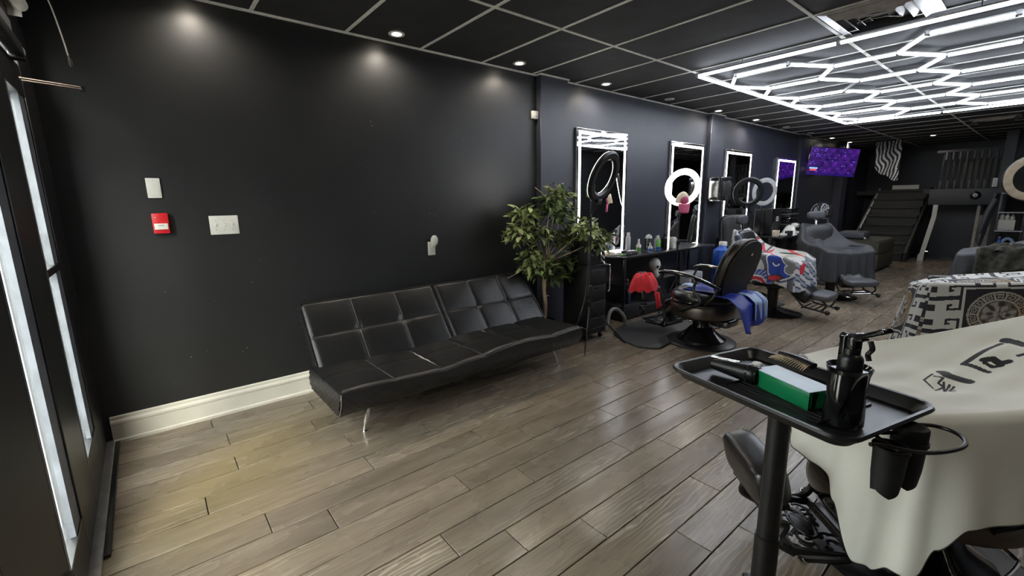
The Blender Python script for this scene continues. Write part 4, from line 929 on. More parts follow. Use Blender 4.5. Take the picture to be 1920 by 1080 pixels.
m = MB().grid(lambda u, v: lc(.10 - .36 * u, -.16 + .36 * v, .566 + .022 * math.sin(7 * u + 9 * v) * math.sin(3 * v) + .012 * math.sin(13 * v) - .01), 18, 18); m.build('seat_folds', 'blue_cloth', bc, W=True, ang=80).modifiers.new('t', 'SOLIDIFY').thickness = .004
def hang(u, v): return lc(-.27 - .20 * min(1, v * 2.2) - .03 * math.sin(9 * u) * v - .12 * v * u, -.22 + .52 * u - .06 * v * (1 - u), .55 - .31 * max(0, v - .25) * (1 + .25 * math.sin(2.2 * u)) + .01 * math.sin(14 * u))
MB().grid(hang, 26, 18).build('hanging_end', 'blue_cloth', bc, W=True, ang=80).modifiers.new('t', 'SOLIDIFY').thickness = .004
MB().grid(lambda u, v: lc(-.31 - .19 * min(1, v * 2.2) - .02 * math.sin(15 * u) * v, -.25 + .24 * u, .545 - .30 * max(0, v - .25) + .006 * math.sin(20 * u)), 18, 14).build('pale_lining', 'pale_blue', bc, W=True, ang=80).modifiers.new('t', 'SOLIDIFY').thickness = .004
MB().grid(lambda u, v: lc(.17 - .14 * u, .02 + .12 * v, .578 + .008 * math.sin(6 * u + 5 * v)), 8, 8).build('pale_corner', 'pale_blue', bc, W=True, ang=80).modifiers.new('t', 'SOLIDIFY').thickness = .003

# anti-fatigue mat with cut-outs, under the chairs
mt = thing('floor_mat', 'black rubber anti-fatigue mat under the vintage chair', 'mat', (1.0, 4.3, 0))
mo = [(1.165, 3.62), (1.23, 3.70), (1.21, 3.90), (1.14, 4.02), (1.06, 4.16), (1.05, 4.3), (1.10, 4.46), (1.20, 4.60), (1.28, 4.80), (1.24, 4.93), (.95, 5.02), (.62, 4.9), (.50, 4.5), (.50, 4.05), (.62, 3.76), (.85, 3.62), (1.05, 3.585)]
MB().prism([(x, y) for x, y in mo], .02).build('mat_body', 'mat_rubber', mt, W=True).modifiers.new('b', 'BEVEL').width = .007
mt2 = thing('floor_mat', 'black rubber floor mat under the graffiti caped chair', 'mat', (.95, 5.9, 0))
mo2 = [(.55, 5.3), (1.25, 5.32), (1.33, 5.45), (1.30, 5.60), (1.10, 5.72), (1.0, 5.98), (1.10, 6.22), (1.30, 6.34), (1.32, 6.55), (1.2, 6.62), (.55, 6.62)]
MB().prism(mo2, .02).build('mat_body', 'mat_rubber', mt2, W=True).modifiers.new('b', 'BEVEL').width = .007

# ---------------------------------------------------------------- tray stand in the foreground
TC = V((3.074, 1.368, 0)); TA = -.249; TZ = .87
ts = thing('tray_stand', 'black rolling salon tray on a round pole in the foreground', 'tray stand', (TC.x, TC.y, 0), TA)
LX, LY = .530, .398
def rrect(a, b, r, n=6):
    out = []
    for cx, cy, a0 in ((a - r, b - r, 0), (-a + r, b - r, PI / 2), (-a + r, -b + r, PI), (a - r, -b + r, 1.5 * PI)): out += [(cx + r * math.cos(a0 + PI / 2 * i / n), cy + r * math.sin(a0 + PI / 2 * i / n)) for i in range(n + 1)]
    return out
def loft(rings):
    m = MB(); n_ = len(rings[0]); vs = [v for q in rings for v in q]; fs = [(i * n_ + k, i * n_ + (k + 1) % n_, (i + 1) * n_ + (k + 1) % n_, (i + 1) * n_ + k) for i in range(len(rings) - 1) for k in range(n_)]
    fs += [tuple(range(n_))[::-1], tuple((len(rings) - 1) * n_ + k for k in range(n_))]; m._add(vs, fs); return m
rr = lambda dx, r, z: [(x, y, z) for x, y in rrect(LX / 2 + dx, LY / 2 + dx, r)]
loft([rr(-.028, .03, TZ), rr(-.022, .034, TZ + .001), rr(-.010, .042, TZ + .020), rr(0, .05, TZ + .022), rr(.004, .052, TZ + .028), rr(0, .05, TZ + .034), rr(-.008, .044, TZ + .033), rr(-.014, .04, TZ + .026), rr(-.028, .03, TZ + .005), rr(-.034, .026, TZ + .004)]).build('tray', 'black_plastic', ts)
rib = MB()
for i in range(12): rib.box((.02, -.105 + i * .019, TZ + .0055), (.26, .006, .003))
for x in (-.112, .152): rib.box((x, 0, TZ + .0065), (.005, .235, .005))
rib.build('tray_ribs', 'black_plastic', ts)
MB().cyl((.0, -.018, .40), (0, -.018, TZ), .030, 24).build('pole', 'black_metal', ts)
MB().cyl((.0, -.018, .05), (0, -.018, .41), .034, 24).build('lower_pole', 'black_metal', ts)
MB().lathe([(.05, TZ - .02), (.05, TZ), (0, TZ)], (0, -.018, 0), 18).build('tray_mount', 'black_metal', ts)
for k in range(4):
    a = PI / 4 + k * PI / 2; e = V((.22 * math.cos(a), -.018 + .22 * math.sin(a), .065))
    lg = MB().tube([(0, -.018, .09), e], .016, 8, flat=.7).build('leg', 'black_metal', ts); MB().cyl(e + V((-.01, 0, -.038)), e + V((.01, 0, -.038)), .027, 14).cyl(e, e - V((0, 0, .03)), .008, 8).build('caster', 'black_plastic', lg)
# holders at the right end of the tray
ht = root_mx(ts).inverted()
def TW(x, y, z): return ht @ V((x, y, z))
def wmb(m): return m
MB().tube(spline([(3.300, 1.215, .868), (3.34, 1.17, .868)][:1] + [(3.318, 1.235, .866), (3.39, 1.27, .866), (3.437, 1.36, .866), (3.425, 1.425, .866), (3.378, 1.44, .866), (3.33, 1.39, .866), (3.30, 1.33, .866)], 6), .0048, 8).build('dryer_ring', 'black_metal', ts, W=True)
MB().tube([(3.262, 1.29, .866), (3.30, 1.335, .853), (3.345, 1.39, .853), (3.32, 1.45, .866)], .0050, 8).tube([(3.345, 1.27, .847), (3.295, 1.315, .847), (3.27, 1.355, .862)], .0048, 8).build('holder_rod', 'black_metal', ts, W=True)
def cup(c, z0, z1, r_, lid, label, seed):
    m = MB(); n_ = 24; rings = []; r2 = random.Random(seed)
    for r0, z in ((r_ * .80, z0), (r_ * .93, z0 + .35 * (z1 - z0)), (r_, z1 - .012), (r_ * 1.1, z1 - .01), (r_ * 1.1, z1), (r_ * .95, z1), (r_ * .88, z0 + .4 * (z1 - z0)), (r_ * .74, z0)): rings.append((r0, z))
    vs = []
    for i, (r0, z) in enumerate(rings):
        for k in range(n_):
            zz = z + (.013 * (1 - abs((k % 8) - 4) / 4.) * -1 if i in (0, 7) else 0) ; vs.append((c[0] + r0 * math.cos(2 * PI * k / n_), c[1] + r0 * math.sin(2 * PI * k / n_), zz))
    m._add(vs, [(i * n_ + k, i * n_ + (k + 1) % n_, (i + 1) * n_ + (k + 1) % n_, (i + 1) * n_ + k) for i in range(7) for k in range(n_)])
    o = m.build('tool_cup', 'black_matte', ts, W=True)
    MB().lathe([(0, z0 + .03), (r_ * .85, z0 + .03)], (c[0], c[1], 0), 20).build('cup_floor', 'black_matte', o, W=True)
    if lid: MB().lathe([(r_ * 1.02, z1 - .004), (r_ * 1.02, z1 + .03), (r_ * .95, z1 + .034), (0, z1 + .035)], (c[0], c[1], 0), 24).build('lid', 'black_matte', o, W=True)
    return o
cup((3.323, 1.315), .722, .836, .034, False, '', 1); cup((3.345, 1.385), .725, .838, .034, True, '', 2)
# things on the tray
TZ2 = TZ + .0075
def tloc(x, y): return (x, y, TZ2)
gb = thing('green_box', 'green carton with pale blue top lying on the black tray', 'box', (3.090, 1.345, TZ2), -.42)
MB().box((0, 0, .025), (.185, .085, .050), bev=.0025).build('carton', 'green_box', gb)
MB().box((0, .0, .0505), (.183, .083, .0015), bev=.0006, seg=1).build('top_label', 'pale_label', gb)
MB().box((.0932, 0, .025), (.001, .07, .04)).build('end_flap', 'green_box', gb)
hb = thing('hair_brush', 'curved tan bristle brush with dark back lying behind the green carton', 'brush', (3.043, 1.440, TZ2 + .044), -.42)
m = MB()
for i in range(15):
    for j in range(2):
        t = (i - 7) / 7; a = t * .75; p0 = V((.065 * math.sin(a) * 1.15, (j - 1) * .006 + .022, .012 + .012 * math.cos(a))); m.tube([p0, p0 + V((.012 * math.sin(a), -.024, -.006 + .004 * (j - 1)))], [.0019, .0009], 5)
m.build('bristles', 'bristle', hb)
MB().tube([(.066 * math.sin(a / 10 * .8) * 1.2, .036, .012 + .012 * math.cos(a / 10 * .8)) for a in range(-10, 11)], .014, 10, flat=.7).build('brush_back', 'black_plastic', hb)
MB().ball((0.0, .058, .022), (.016, .012, .012), 12, 8).build('knob', 'grey_plastic', hb)
tm = thing('hair_trimmer', 'round black hair clipper with silver top edge lying on the left of the tray', 'clipper', (2.935, 1.352, TZ2), -.10)
MB().tube([(-.075, 0, .024), (-.03, 0, .026), (.03, 0, .028), (.062, 0, .029), (.066, 0, .029)], [.016, .022, .027, .029, .026], 20).build('body', 'black_plastic', tm)
MB().lathe([(.027, 0), (.027, .003), (.012, .004), (.0, .003)], (0, 0, 0), 20, RY(PI / 2).to_4x4()).build('end_cap', 'black_gloss', tm).location = (.066, 0, .029)
MB().box((-.045, .012, .046), (.09, .018, .006), RY(-.06), bev=.002).build('silver_edge', 'steel', tm)
MB().tube([(.040, 0, .0285), (.046, 0, .0285)], .0295, 20).build('grip_ring', 'smoke', tm)
MB().puff((.045, .035, .05), (.03, .022, .018), 3, 6).build('white_guard', 'white_plastic', tm)
sb = thing('spray_bottle', 'glossy black flared spray bottle standing at the near edge of the tray', 'spray bottle', (3.232, 1.268, TZ2), 2.55)
MB().lathe([(.0, .0), (.041, 0), (.043, .004), (.0425, .03), (.039, .075), (.039, .10), (.043, .13), (.0475, .145), (.046, .1465), (.040, .138), (.0, .134)], (0, 0, 0), 36).build('body', 'black_gloss', sb)
MB().grid(lambda u, v: ((.0445 + .002 * math.sin(PI * v)) * math.cos(1.9 + (u - .5) * 1.5 * (1 - .75 * v)), (.0445 + .002 * math.sin(PI * v)) * math.sin(1.9 + (u - .5) * 1.5 * (1 - .75 * v)), .022 + .11 * (1 - v)), 12, 10).build('front_panel', 'black_gloss', sb)
MB().lathe([(.026, .132), (.026, .165), (.0235, .172), (.018, .178), (.018, .192), (.0, .193)], (0, 0, 0), 28).build('screw_cap', 'black_plastic', sb)
MB().box((0, 0, .205), (.030, .028, .036), bev=.006).box((-.012, 0, .222), (.04, .022, .02), RY(.3), bev=.005).build('spray_head', 'smoke', sb)
MB().box((-.050, 0, .240), (.078, .028, .012), RY(.50), bev=.005).build('top_lever', 'black_gloss', sb)
MB().tube(spline([(-.045, 0, .222), (-.052, 0, .205), (-.043, 0, .190), (-.048, 0, .176)], 5), .0065, 8, flat=.7).build('trigger', 'smoke', sb)
MB().box((.010, .016, .185), (.016, .008, .07), bev=.003).box((.016, -.016, .185), (.012, .006, .06), bev=.002).build('side_clip', 'black_gloss', sb)
MB().cyl((.012, 0, .212), (.030, 0, .214), .010, 12).build('nozzle', 'black_plastic', sb)

# ---------------------------------------------------------------- second station, further back on the left
t2 = thing('station_counter', 'black counter with a dark top between the third and fourth mirrors', 'counter', (.42, 8.55, 0))
MB().box((.42, 8.55, .785), (.72, 1.55, .03), bev=.004).build('counter_top', 'black_plastic', t2, W=True)
MB().box((.36, 8.55, .39), (.58, 1.45, .76), bev=.006).build('cabinet', 'black_matte', t2, W=True)
for k in range(3): MB().box((.655, 8.08 + k * .48, .40), (.012, .46, .70), bev=.003).build('door', 'black_plastic', t2, W=True)
t2b = MB().box((.60, 7.77, .40), (.05, .05, .76), bev=.004).build('corner_post', 'black_metal', t2, W=True)
ZC = .801
q = thing('tool_case', 'tall black case with white emblem bars standing on the rear counter', 'case', (.34, 8.28, ZC)); MB().box((0, 0, .22), (.28, .42, .44), bev=.02, seg=3).build('body', 'black_plastic', q)
for k, (dz, w_) in enumerate(((.0, .10), (-.03, .12), (-.06, .10))): MB().box((.142, .02, .30 + dz), (.003, w_, .016)).build('emblem_bar', 'white_plastic', q)
q = thing('tool_case', 'small dark case with white emblem under the third mirror', 'case', (.18, 7.62, .80)); MB().box((0, 0, .12), (.16, .34, .24), bev=.012).build('body', 'black_plastic', q)
for k in (-1, 0, 1): MB().box((.082, k * .03, .14), (.003, .02, .05), RX(.2)).build('emblem_bar', 'white_plastic', q)
q = thing('wall_bracket_shelf', 'narrow black shelf under the third mirror', 'shelf', (.14, 7.6, .78)); MB().box((0, 0, .0), (.26, .8, .03), bev=.003).build('board', 'black_plastic', q)
for k in range(5):
    q = thing('stacked_tray', ['bottom black tray of the stack on the rear counter', 'second black tray from the bottom of the counter stack', 'middle black tray of the stack on the rear counter', 'fourth black tray from the bottom of the counter stack', 'topmost black tray of the stack on the rear counter'][k], 'tray', (.38, 8.88, ZC + k * .088), .03 * (k - 2), 'stacked trays on the rear counter')
    MB().box((0, 0, .03), (.32, .40, .055), bev=.012).build('tray', 'black_plastic', q); MB().box((0, 0, .068), (.34, .42, .022), bev=.008).build('lid', 'grey_vinyl' if k % 2 else 'black_gloss', q)
q = thing('cream_box', 'small cream box at the near end of the rear counter', 'box', (.62, 7.92, ZC)); MB().box((0, 0, .05), (.08, .10, .10), bev=.004).build('box', 'cream', q); MB().box((.02, .0, .102), (.03, .05, .004)).build('lid', 'wood_pale', q)
q = thing('white_tray', 'flat white dish on the rear counter beside the cream box', 'dish', (.66, 8.10, ZC)); MB().box((0, 0, .02), (.10, .12, .04), bev=.008).build('dish', 'white_plastic', q)
q = thing('black_box', 'small black box in front of the white helmet form', 'box', (.70, 8.24, ZC)); MB().box((0, 0, .04), (.08, .13, .08), bev=.004).build('box', 'black_matte', q)
q = thing('massager', 'white hand massager standing on the rear counter', 'massager', (.62, 8.66, ZC))
MB().lathe([(.04, 0), (.042, .01), (.034, .06), (.03, .12), (.036, .15), (.0, .16)], (0, 0, 0), 18).ball((.02, 0, .15), (.065, .045, .04), 14, 10).build('body', 'white_plastic', q); MB().ball((.08, 0, .15), (.012, .03, .03), 10, 8).build('dark_tip', 'grey_plastic', q)
q = thing('white_towel', 'white towel bunched on the rear counter and hanging over its edge', 'towel', (.68, 8.45, ZC))
mound((.66, 8.40, ZC), .11, .17, .16, 9).build('bunched_top', 'white_plastic', q, W=True, ang=80)
MB().grid(lambda u, v: ((.60 + .19 * min(1, v * 2) + .012 * math.sin(9 * u)), 8.50 + .26 * u + .05 * v, ZC + .055 * (1 - min(1, v * 1.6)) + .004 - .30 * max(0, v - .5) / .5 + .012 * math.sin(8 * u + 2) * (1 - v)), 16, 16).build('hanging_end', 'white_plastic', q, W=True, ang=80).modifiers.new('t', 'SOLIDIFY').thickness = .012
# hood dryer
q = thing('hood_dryer', 'black glossy hood dryer on a stand behind the dark caped chair', 'hair dryer', (1.06, 8.5, 0))
MB().lathe([(.145, -.12), (.155, -.06), (.15, .02), (.12, .09), (.06, .13), (.0, .14)], (1.06, 8.5, 1.20), 26, close=False).build('hood', 'smoke', q, W=True); MB().ringtube((1.06, 8.5, 1.08), .147, .012, n=26, m=6).build('rim', 'black_plastic', q, W=True)
MB().tube([(1.02, 8.62, 1.24), (1.10, 8.70, 1.15), (1.12, 8.72, .06)], .014, 10).build('pole', 'steel', q, W=True)
MB().lathe([(0, 0), (.24, 0), (.24, .015), (.04, .05), (0, .05)], (1.12, 8.72, 0), 26).build('base', 'black_plastic', q, W=True)
# bench and cushion
q = thing('waiting_bench', 'olive brown upholstered bench at the back left before the stair', 'bench', (1.10, 11.2, 0))
MB().puff((1.10, 11.2, .46), (.74, 1.3, .30), 7, 10).build('seat', 'olive', q, W=True); MB().box((1.10, 11.2, .19), (.70, 1.24, .30), bev=.01).build('base', 'olive', q, W=True)
for x in (.80, 1.40):
    for y in (10.65, 11.75): MB().cyl((x, y, 0), (x, y, .06), .025, 10).build('foot', 'black_plastic', q, W=True)
q = thing('cushion', 'dark grey square cushion lying on the olive bench', 'cushion', (.98, 10.85, .612)); MB().puff((0, 0, .07), (.46, .44, .15), 5, 8).build('pad', 'grey_vinyl', q); MB().ball((.22, -.2, .02), .02, 8, 6).build('tag', 'white_plastic', q)
# television
tvp = [V((.115, 10.7, 2.425)), V((.80, 11.25, 2.345)), V((.755, 11.25, 1.805)), V((.065, 10.7, 1.885))]
tv = thing('television', 'purple lit flat television on an arm by the third column', 'television', (.44, 10.97, 2.11))
xd = ((tvp[1] - tvp[0]) + (tvp[2] - tvp[3])).normalized(); zd = (tvp[0] + tvp[1] - tvp[2] - tvp[3]).normalized(); zd = (zd - xd * zd.dot(xd)).normalized(); nd = xd.cross(zd); tc_ = sum(tvp, V()) / 4
TWd, THt = .5 * ((tvp[1] - tvp[0]).length + (tvp[2] - tvp[3]).length), .54
def tvq(u, v, d): return tc_ + xd * (u - .5) * TWd + zd * (v - .5) * THt + nd * d
RT = Matrix((xd, zd, nd)).transposed()
MB().box(tc_ - nd * .02, (TWd + .02, THt + .02, .035), RT, bev=.004).build('case', 'black_gloss', tv, W=True)
m = MB(); r2 = random.Random(4); NX, NY = 64, 40
m.grid(lambda u, v: tvq(u, v, .0), NX, NY)
at = m.bm.loops.layers.color.new('print')
rows = [(.86, .98), (.62, .80), (.36, .56), (.10, .30)]; import colorsys
for f in m.bm.faces:
    d_ = f.calc_center_median() - tc_; u = d_.dot(xd) / TWd + .5; v = d_.dot(zd) / THt + .5
    k = .55 + .25 * math.sin(u * 37) * math.sin(v * 19) + r2.uniform(-.14, .14); inrow = any(a < v < c for a, c in rows)
    cell = (int(u * 6), int(v * 4)); k += .25 * ((cell[0] * 7 + cell[1] * 3) % 5 - 2) / 3
    if not inrow: k *= .75
    col = (.16 * k + .035, .055 * k + .004, .36 * (k * .62 + .36))
    if .06 < u < .20 and .14 < v < .23: col = (.55, .20, .26)
    if .05 < u < .22 and .23 <= v < .265: col = (.38, .55, .75)
    if r2.random() < .02 and inrow: col = (.35, .30, .7)
    if v < .085: col = (.075, .02, .24)
    for lp in f.loops: lp[at] = (*col, 1)
m.build('screen', 'tv_screen' if 'tv_screen' in M else 'led', tv, W=True)
MB().tube([tc_ - nd * .03, V((.25, 11.35, 2.15)), V((.04, 11.25, 2.15))], .02, 8).box((.02, 11.25, 2.15), (.04, .2, .3), bev=.004).build('wall_arm', 'black_metal', tv, W=True)
MB().box(tvq(.62, 1.05, -.01), (.05, .03, .02), RT, bev=.004).build('top_sensor', 'black_plastic', tv, W=True); MB().ball(tvq(.66, 1.05, .01), .014, 8, 6).build('sensor_light', 'white_plastic', tv, W=True)
# zebra cloth, speaker, rack and coats at the back right
q = thing('zebra_cloth', 'zebra striped cloth hanging in the dark above the stair', 'cloth', (.82, 13.35, 2.6))
m = MB(); m.grid(lambda u, v: (.58 + .48 * u + .04 * v * (1 - u), 13.35 + .02 * math.sin(14 * u), 2.652 - (.87 - .30 * (1 - u) ** 2 + .03 * math.sin(9 * u)) * v), 60, 60)
zx = lambda f: f.calc_center_median()
for f in m.bm.faces:
    c_ = zx(f); u = (c_.x - .58) / .48; v = (2.6 - c_.z) / .8
    f.material_index = 1 if math.sin(46 * u + 4.2 * math.sin(5.3 * v + 2.2 * u) + 1.6 * math.sin(13 * v + 7 * u)) > .05 else 0
o = m.build('cloth', ['black_matte', 'pale_grey'], q, W=True, ang=80); o.modifiers.new('t', 'SOLIDIFY').thickness = .004
q = thing('round_camera', 'round black dome device with white spiral centre on the grey fascia', 'camera', (2.36, 13.29, 1.41)); MB().ball((0, -.02, 0), (.085, .05, .085), 20, 12).build('dome', 'black_gloss', q); MB().ringtube((0, -.065, 0), .028, .010, 'y', 20, 6).ball((-.005, -.066, .0), .009, 8, 6).build('spiral_mark', 'pale_grey', q)
q = thing('storage_rack', 'dark metal rack with pale shelf edges under the loft on the right', 'rack', (2.93, 12.9, 0))
for x in (2.76, 3.10):
    for y in (12.75, 13.1): MB().box((x, y, .74), (.03, .03, 1.48), bev=.002).build('post', 'black_metal', q, W=True)
for z in (.40, .73, 1.08, 1.44):
    MB().box((2.93, 12.92, z), (.36, .38, .02), bev=.002).build('shelf', 'black_metal', q, W=True)
    MB().box((2.93, 12.73, z), (.36, .008, .02)).build('shelf_edge', 'pale_grey', q, W=True)
q = thing('storage_crate', 'white crate on the middle shelf of the dark rack', 'crate', (2.88, 12.88, .741)); MB().box((0, 0, .10), (.24, .22, .20), bev=.008).build('crate', 'white_paint', q)
for i, (dx, hh, lab) in enumerate(((-.07, .13, 'left white bottle standing in the crate on the rack'), (.0, .10, 'middle white bottle standing in the crate on the rack'), (.07, .08, 'right white bottle standing in the crate on the rack'))):
    b_ = thing('bottle', lab, 'bottle', (2.88 + dx, 12.88, .942), 0, 'bottles in the rack crate'); MB().lathe([(0, 0), (.032, 0), (.032, hh * .7), (.016, hh * .85), (.016, hh), (0, hh)], (0, 0, 0), 14).build('body', 'white_paint', b_); MB().lathe([(.018, hh), (.018, hh + .015), (0, hh + .016)], (0, 0, 0), 12).build('cap', 'white_plastic', b_)
q = thing('bottle', 'blue bottle on the lower shelf of the dark rack', 'bottle', (2.83, 12.85, .411)); MB().lathe([(0, 0), (.035, 0), (.035, .12), (.014, .16), (.014, .18), (0, .18)], (0, 0, 0), 14).build('body', 'blue', q); MB().lathe([(.016, .18), (.016, .2), (0, .2)], (0, 0, 0), 10).build('cap', 'white_plastic', q)
q = thing('neck_pillow', 'pale blue curved neck pillow on the lower shelf of the dark rack', 'pillow', (2.94, 12.87, .411)); MB().tube([(.08 * math.cos(a), 0, .04 + .13 * math.sin(a)) for a in [PI * k / 12 for k in range(13)]], .028, 10).build('cushion', 'pale_blue', q)
q = thing('hanging_coat', 'dark coat hanging from the left side of the dark rack', 'coat', (2.70, 12.86, 1.40))
MB().grid(lambda u, v: (2.71 - .14 * v - .03 * math.sin(7 * u + 3 * v), 12.70 + .26 * u + .02 * math.sin(11 * v), 1.44 - (.98 + .05 * math.sin(6 * u)) * v), 24, 24).build('body', 'grey_vinyl', q, W=True, ang=80).modifiers.new('t', 'SOLIDIFY').thickness = .03
MB().tube(spline([(2.69, 12.74, 1.34), (2.62, 12.72, 1.1), (2.58, 12.70, .85), (2.56, 12.70, .70)], 5), [.05, .05, .048, .047, .046, .045, .044, .043, .042, .042, .041, .04, .04, .039, .038, .036], 10).build('sleeve', 'grey_vinyl', q, W=True)
q = thing('light_box', 'small white lit box beside the grey pillar on the loft', 'box', (2.60, 13.32, 1.56)); MB().box((0, 0, .10), (.07, .05, .17), bev=.004).build('box', 'white_plastic', q); MB().box((0, -.027, .10), (.055, .004, .14)).build('face', 'pale_grey', q)
q = thing('hedge_panel', 'green artificial hedge panel seen through the cream ring light', 'hedge', (3.36, 7.9, 1.45))
MB().box((0, 0, .2), (.22, .05, .3), bev=.01).build('panel', 'hedge', q); MB().box((0, .03, -.6), (.04, .03, 1.7), bev=.003).build('post', 'black_metal', q)

# ---------------------------------------------------------------- capes draped over the chairs
def drape(label, chair, far, near, sag, hem, flare=.10, fold=.016, wl=.13, fn=None, m='printed_cloth', hem_m=None, ns=56, nt=60, nk=34, seed=1, back=.15, tname='barber_cape', thick=.0025, wr=.006, rad=.03):
    r = thing(tname, label, 'cape', tuple(chair.location), chair.rotation_euler.z); r_ = random.Random(seed); ph = [r_.uniform(0, 6.28) for _ in range(12)]
    def resample(pts, n_):
        p = spline(pts, 12); L = [0]
        for a, c in zip(p, p[1:]): L.append(L[-1] + (c - a).length)
        out = []; i = 0
        for k in range(n_ + 1):
            t = L[-1] * k / n_
            while i < len(p) - 2 and L[i + 1] < t: i += 1
            out.append(p[i].lerp(p[i + 1], (t - L[i]) / max(1e-9, L[i + 1] - L[i])))
        return out, L[-1]
    F, LF = resample(far, nt); N_, LN = resample(near, nt); B = (LF + LN) / 2
    top = []; uvt = []
    for j in range(nt + 1):
        t = j / nt; row = []; ur = []; W_ = (N_[j] - F[j]).length
        for i in range(ns + 1):
            s = i / ns; p = F[j].lerp(N_[j], s); k = 1 - (2 * s - 1) ** 2
            bow = .03 * (t > .8) * ((t - .8) / .2) ** 2 * k
            p = p + V((bow, 0, -sag(t) * k ** .8 + wr * k * (math.sin(17 * s + 9 * t + ph[0]) * math.sin(6 * t + ph[1]) + .6 * math.sin(31 * s - 14 * t + ph[2])) * min(1, 4 * t) + wr * .8 * k * math.sin(22 * t + 8 * s + ph[3]) * math.sin(5 * s)))
            row.append(p); ur.append(((s - .5) * W_, B * t))
        top.append(row); uvt.append(ur)
    per = [top[j][0] for j in range(nt + 1)] + [top[nt][i] for i in range(1, ns + 1)] + [top[j][ns] for j in range(nt - 1, -1, -1)]
    key = [j / nt for j in range(nt + 1)] + [1 + i / ns for i in range(1, ns + 1)] + [2 + (nt - j) / nt for j in range(nt - 1, -1, -1)]
    uvp = [uvt[j][0] for j in range(nt + 1)] + [uvt[nt][i] for i in range(1, ns + 1)] + [uvt[j][ns] for j in range(nt - 1, -1, -1)]
    n_ = len(per); nor = []
    for i in range(n_):
        d = per[min(i + 1, n_ - 1)] - per[max(i - 1, 0)]; q = V((d.y, -d.x, 0))
        if key[i] < 1: q = V((-abs(d.y) * 0, -1 if F[0].y < N_[0].y else 1, 0)) if q.length < 1e-5 else q
        q.normalize(); c_ = V((0, 0, 0)); 
        if q.dot(V((per[i].x * .3, per[i].y, 0))) < 0 and not (1 <= key[i] <= 2): q = -q
        if 1 <= key[i] <= 2 and q.x < 0: q = -q
        nor.append(q)
    for _ in range(8): nor = [(nor[max(i - 1, 0)] + nor[i] * 2 + nor[min(i + 1, n_ - 1)]).normalized() for i in range(n_)]
    arcl = [0]
    for a, c in zip(per, per[1:]): arcl.append(arcl[-1] + (c - a).length)
    def hl(k):
        for (k0, l0), (k1, l1) in zip(hem, hem[1:]):
            if k <= k1: u = (k - k0) / (k1 - k0); u = u * u * (3 - 2 * u); return l0 + (l1 - l0) * u
        return hem[-1][1]
    sk = [per]; uvs = [uvp]; sd = -1 if F[0].y < N_[0].y else 1
    for v in range(1, nk + 1):
        row = []; ur = []
        for i in range(n_):
            L = hl(key[i]) * v / nk; q = math.pi / 2 * rad
            o, dn = (rad * math.sin(L / rad), rad * (1 - math.cos(L / rad))) if L < q else (rad, rad + L - q)
            x = arcl[i]; fl_ = fold * (max(0, dn - .03) / .3) ** .9 * (math.sin(6.283 * x / wl + ph[4] + 1.2 * math.sin(x * 5 + ph[5])) + .45 * math.sin(6.283 * x / (wl * .43) + ph[6]))
            p = per[i] + nor[i] * (o + flare * max(0, dn - rad) + fl_); p = V((p.x, p.y, max(per[i].z - dn + .0, .03)))
            row.append(p)
            a, b = uvp[i]
            if key[i] < 1: a -= L
            elif key[i] > 2: a += L
            else: b += L
            ur.append((a, b))
        sk.append(row); uvs.append(ur)
    mb = MB(); bm = mb.bm; lay = bm.loops.layers.float_color.new('print') if fn else None; VV = {}
    def vert(p):
        k = (round(p.x, 5), round(p.y, 5), round(p.z, 5))
        if k not in VV: VV[k] = bm.verts.new(p)
        return VV[k]
    def patch(R_, U):
        for j in range(len(R_) - 1):
            for i in range(len(R_[0]) - 1):
                q = []
                for w_ in (vert(R_[j][i]), vert(R_[j][i + 1]), vert(R_[j + 1][i + 1]), vert(R_[j + 1][i])):
                    if w_ not in q: q.append(w_)
                if len(q) < 3: continue
                try: f = bm.faces.new(q)
                except ValueError: continue
                if fn:
                    us = (U[j][i], U[j][i + 1], U[j + 1][i + 1], U[j + 1][i]); col = (*fn(sum(u[0] for u in us) / 4, sum(u[1] for u in us) / 4), 1)
                    for lp in f.loops: lp[lay] = col
    patch(top, uvt); patch(sk, uvs)
    if back:
        bk = [[top[0][i] + V((-.02 * min(1, v * 2) - .0 * v, 0, -back * v)) for i in range(ns + 1)] for v in [k / 6 for k in range(7)]]
        patch(bk, [[(uvt[0][i][0], -back * v / 6) for i in range(ns + 1)] for v in range(7)])
    o = mb.build('cloth', m, r, ang=180); s_ = o.modifiers.new('thick', 'SOLIDIFY'); s_.thickness = thick; s_.offset = 0
    if hem_m: MB().tube(sk[-1], .0026, 5).build('hem', hem_m, o)
    return r
mat('white_cloth', (.72, .71, .64), .65, var=.03, scale=30, bump=.03)
mat('dark_cloth', (.030, .031, .036), .55, var=.2, scale=25, bump=.06)
mat('camo_cloth', (.034, .033, .025), .85, var=.95, scale=22)
def seg_d(px_, py_, a, c):
    dx, dy = c[0] - a[0], c[1] - a[1]; t = max(0, min(1, ((px_ - a[0]) * dx + (py_ - a[1]) * dy) / (dx * dx + dy * dy + 1e-12)))
    return math.hypot(px_ - a[0] - t * dx, py_ - a[1] - t * dy)
INK, WH = (.012, .013, .014), (.88, .87, .79)
